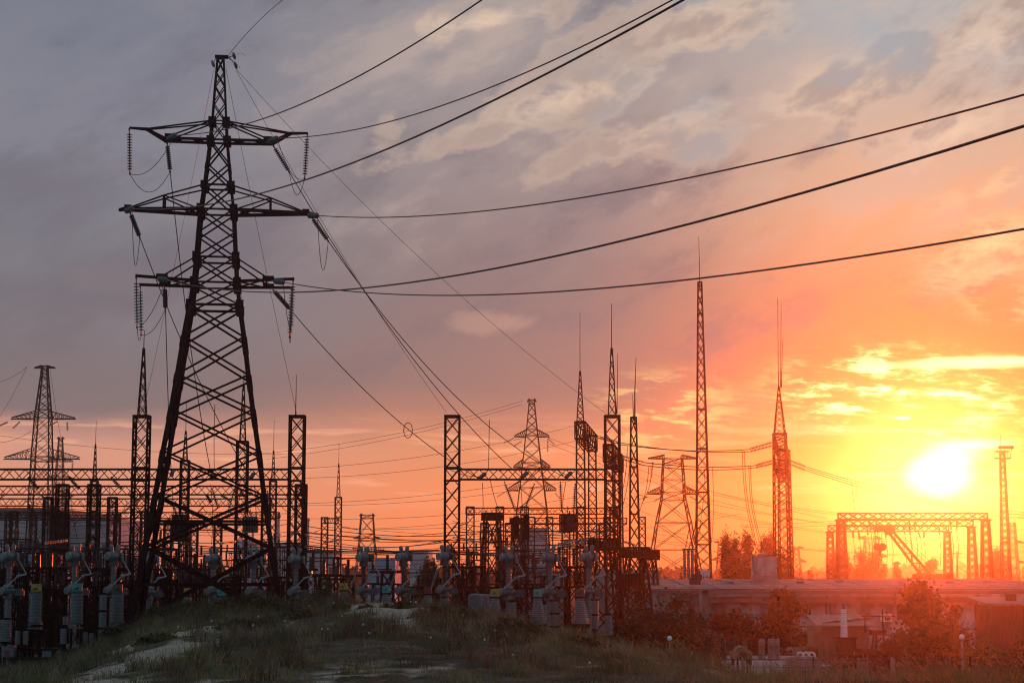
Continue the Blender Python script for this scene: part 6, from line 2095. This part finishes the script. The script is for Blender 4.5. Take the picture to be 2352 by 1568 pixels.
def blob(cu, cv, ru_, rv_):
    a = (U - cu / 2352.0) / (ru_ / 2352.0)
    b = (V - cv / 1568.0) / (rv_ / 1568.0)
    d = S.m('SQRT', a * a + b * b)
    return sm(d, 1.0, .25)


# mauve deck between the lit bands
col = mixc(blob(1680, 940, 210, 60) * .55, col, lin((206, 128, 108)))
col = mixc(blob(1850, 960, 150, 50) * .6, col, lin((220, 130, 90)))
# gold edged breaks in the deck left of the sun
gold = S.m('MAXIMUM', blob(1990, 900, 330, 130), blob(2240, 960, 190, 120))
gold = S.m('MAXIMUM', gold, blob(1530, 955, 230, 130) * .85)
gold = S.m('MAXIMUM', gold, blob(2200, 850, 300, 26) * .9)
lace = n3 * .70 + n4 * .30 + (n2 - .5) * .55 + (n1 - .5) * .25
gold = gold * sm(lace, .455, .585)
col = mixc(gold * .9, col, lin((255, 216, 132)))
bright = (blob(2060, 930, 330, 150) * sm(lace, .52, .60)).max(blob(2230, 850, 260, 18) * .9)
col = addc(col, (1.2, 1.0, .5), bright)
col = mixc(blob(2090, 1012, 230, 26) * sm(n3, .40, .52) * .5, col, lin((240, 165, 70)))
# thin glowing bands in the clear strip above the horizon
nb = noise(U * 1.2, V * 9.0, 5.0, 7, .6, .5, 14.0)
col = mixc(sm(nb, .50, .66) * sm(V, .60, .64) * sm(V, .76, .70) * .55, col, lin((246, 178, 138)))
# the sun burning through
sdv = nt.nodes.new('ShaderNodeVectorMath'); sdv.operation = 'DOT_PRODUCT'
nt.links.new(tc.outputs['Generated'], sdv.inputs[0]); sdv.inputs[1].default_value = sd
ang = S.m('ARCCOSINE', S.m('MINIMUM', S(sdv.outputs['Value']), 1.0)) * (180 / PI)
g1 = S.m('POWER', 2.718, ang * -0.72)
g2 = S.m('POWER', 2.718, ang * -0.20)
col = addc(col, (.5, .20, .02), g1)
col = addc(col, (.16, .06, .01), g2)


def blobn(cu, cv, ru_, rv_, k, a0=1.0, a1=.25):
    a = (U - cu / 2352.0) / (ru_ / 2352.0)
    b = (V - cv / 1568.0) / (rv_ / 1568.0)
    d = S.m('SQRT', a * a + b * b) + (n3 - .5) * k
    return sm(d, a0, a1)


core = blobn(2138, 1098, 98, 62, .25, 1.0, 0.0) + blobn(2165, 1052, 90, 44, .6, 1.0, 0.0) * .4 + blobn(2225, 1032, 110, 18, .8, 1.0, .0) * .3
col = addc(col, (2.6, 2.3, 1.6), core)
# overhead and behind: plain dusk
dusk = mixc(sm(el, -.02, .5), lin((110, 135, 147)), lin((124, 147, 163)))
fb = sm(S.m('ABSOLUTE', az), .75, 1.5)
col = mixc(fb, col, dusk)
col = mixc(sm(el, .34, .7), col, lin((124, 140, 156)))
bg = nt.nodes.new('ShaderNodeBackground')
nt.links.new(col, bg.inputs[0]); bg.inputs[1].default_value = 1.0
sky = nt.nodes.new('ShaderNodeTexSky'); sky.sky_type = 'NISHITA'; sky.sun_disc = False
sky.sun_elevation = SUN_EL; sky.sun_rotation = SUN_AZ; sky.air_density = 1.5; sky.dust_density = 2.0
bs = nt.nodes.new('ShaderNodeBackground'); nt.links.new(sky.outputs[0], bs.inputs[0]); bs.inputs[1].default_value = .05
ad = nt.nodes.new('ShaderNodeMixShader'); ad.inputs[0].default_value = .94; nt.links.new(bs.outputs[0], ad.inputs[1]); nt.links.new(bg.outputs[0], ad.inputs[2])
ow = nt.nodes.new('ShaderNodeOutputWorld'); nt.links.new(ad.outputs[0], ow.inputs['Surface'])

# haze
hzm = bpy.data.materials.new('evening_haze')
hzm.use_nodes = True
hn = hzm.node_tree
hn.nodes.clear()
pv = hn.nodes.new('ShaderNodeVolumePrincipled')
pv.inputs['Color'].default_value = (.95, .93, .92, 1)
pv.inputs['Density'].default_value = .00026
pv.inputs['Anisotropy'].default_value = .952
ho = hn.nodes.new('ShaderNodeOutputMaterial')
hn.links.new(pv.outputs[0], ho.inputs['Volume'])
m = MB(); m.box((0, 360, 20), (1180, 920, 44))
h_ = m.build('haze', hzm)
tag(h_, kind='stuff')

# ------------------------------------------------------------------ render
SC.view_settings.view_transform = 'Standard'
SC.view_settings.look = 'None'
SC.view_settings.exposure = 0.28
SC.view_settings.gamma = 1
SC.render.engine = 'CYCLES'
SC.cycles.use_denoising = True
try:
    SC.cycles.denoiser = 'OPENIMAGEDENOISE'
except Exception:
    pass
SC.cycles.max_bounces = 5
SC.cycles.volume_bounces = 0
SC.cycles.transparent_max_bounces = 8
SC.render.film_transparent = False
SC.cycles.filter_width = 1.2
for o in SC.objects:
    if '_world' in o: del o['_world']
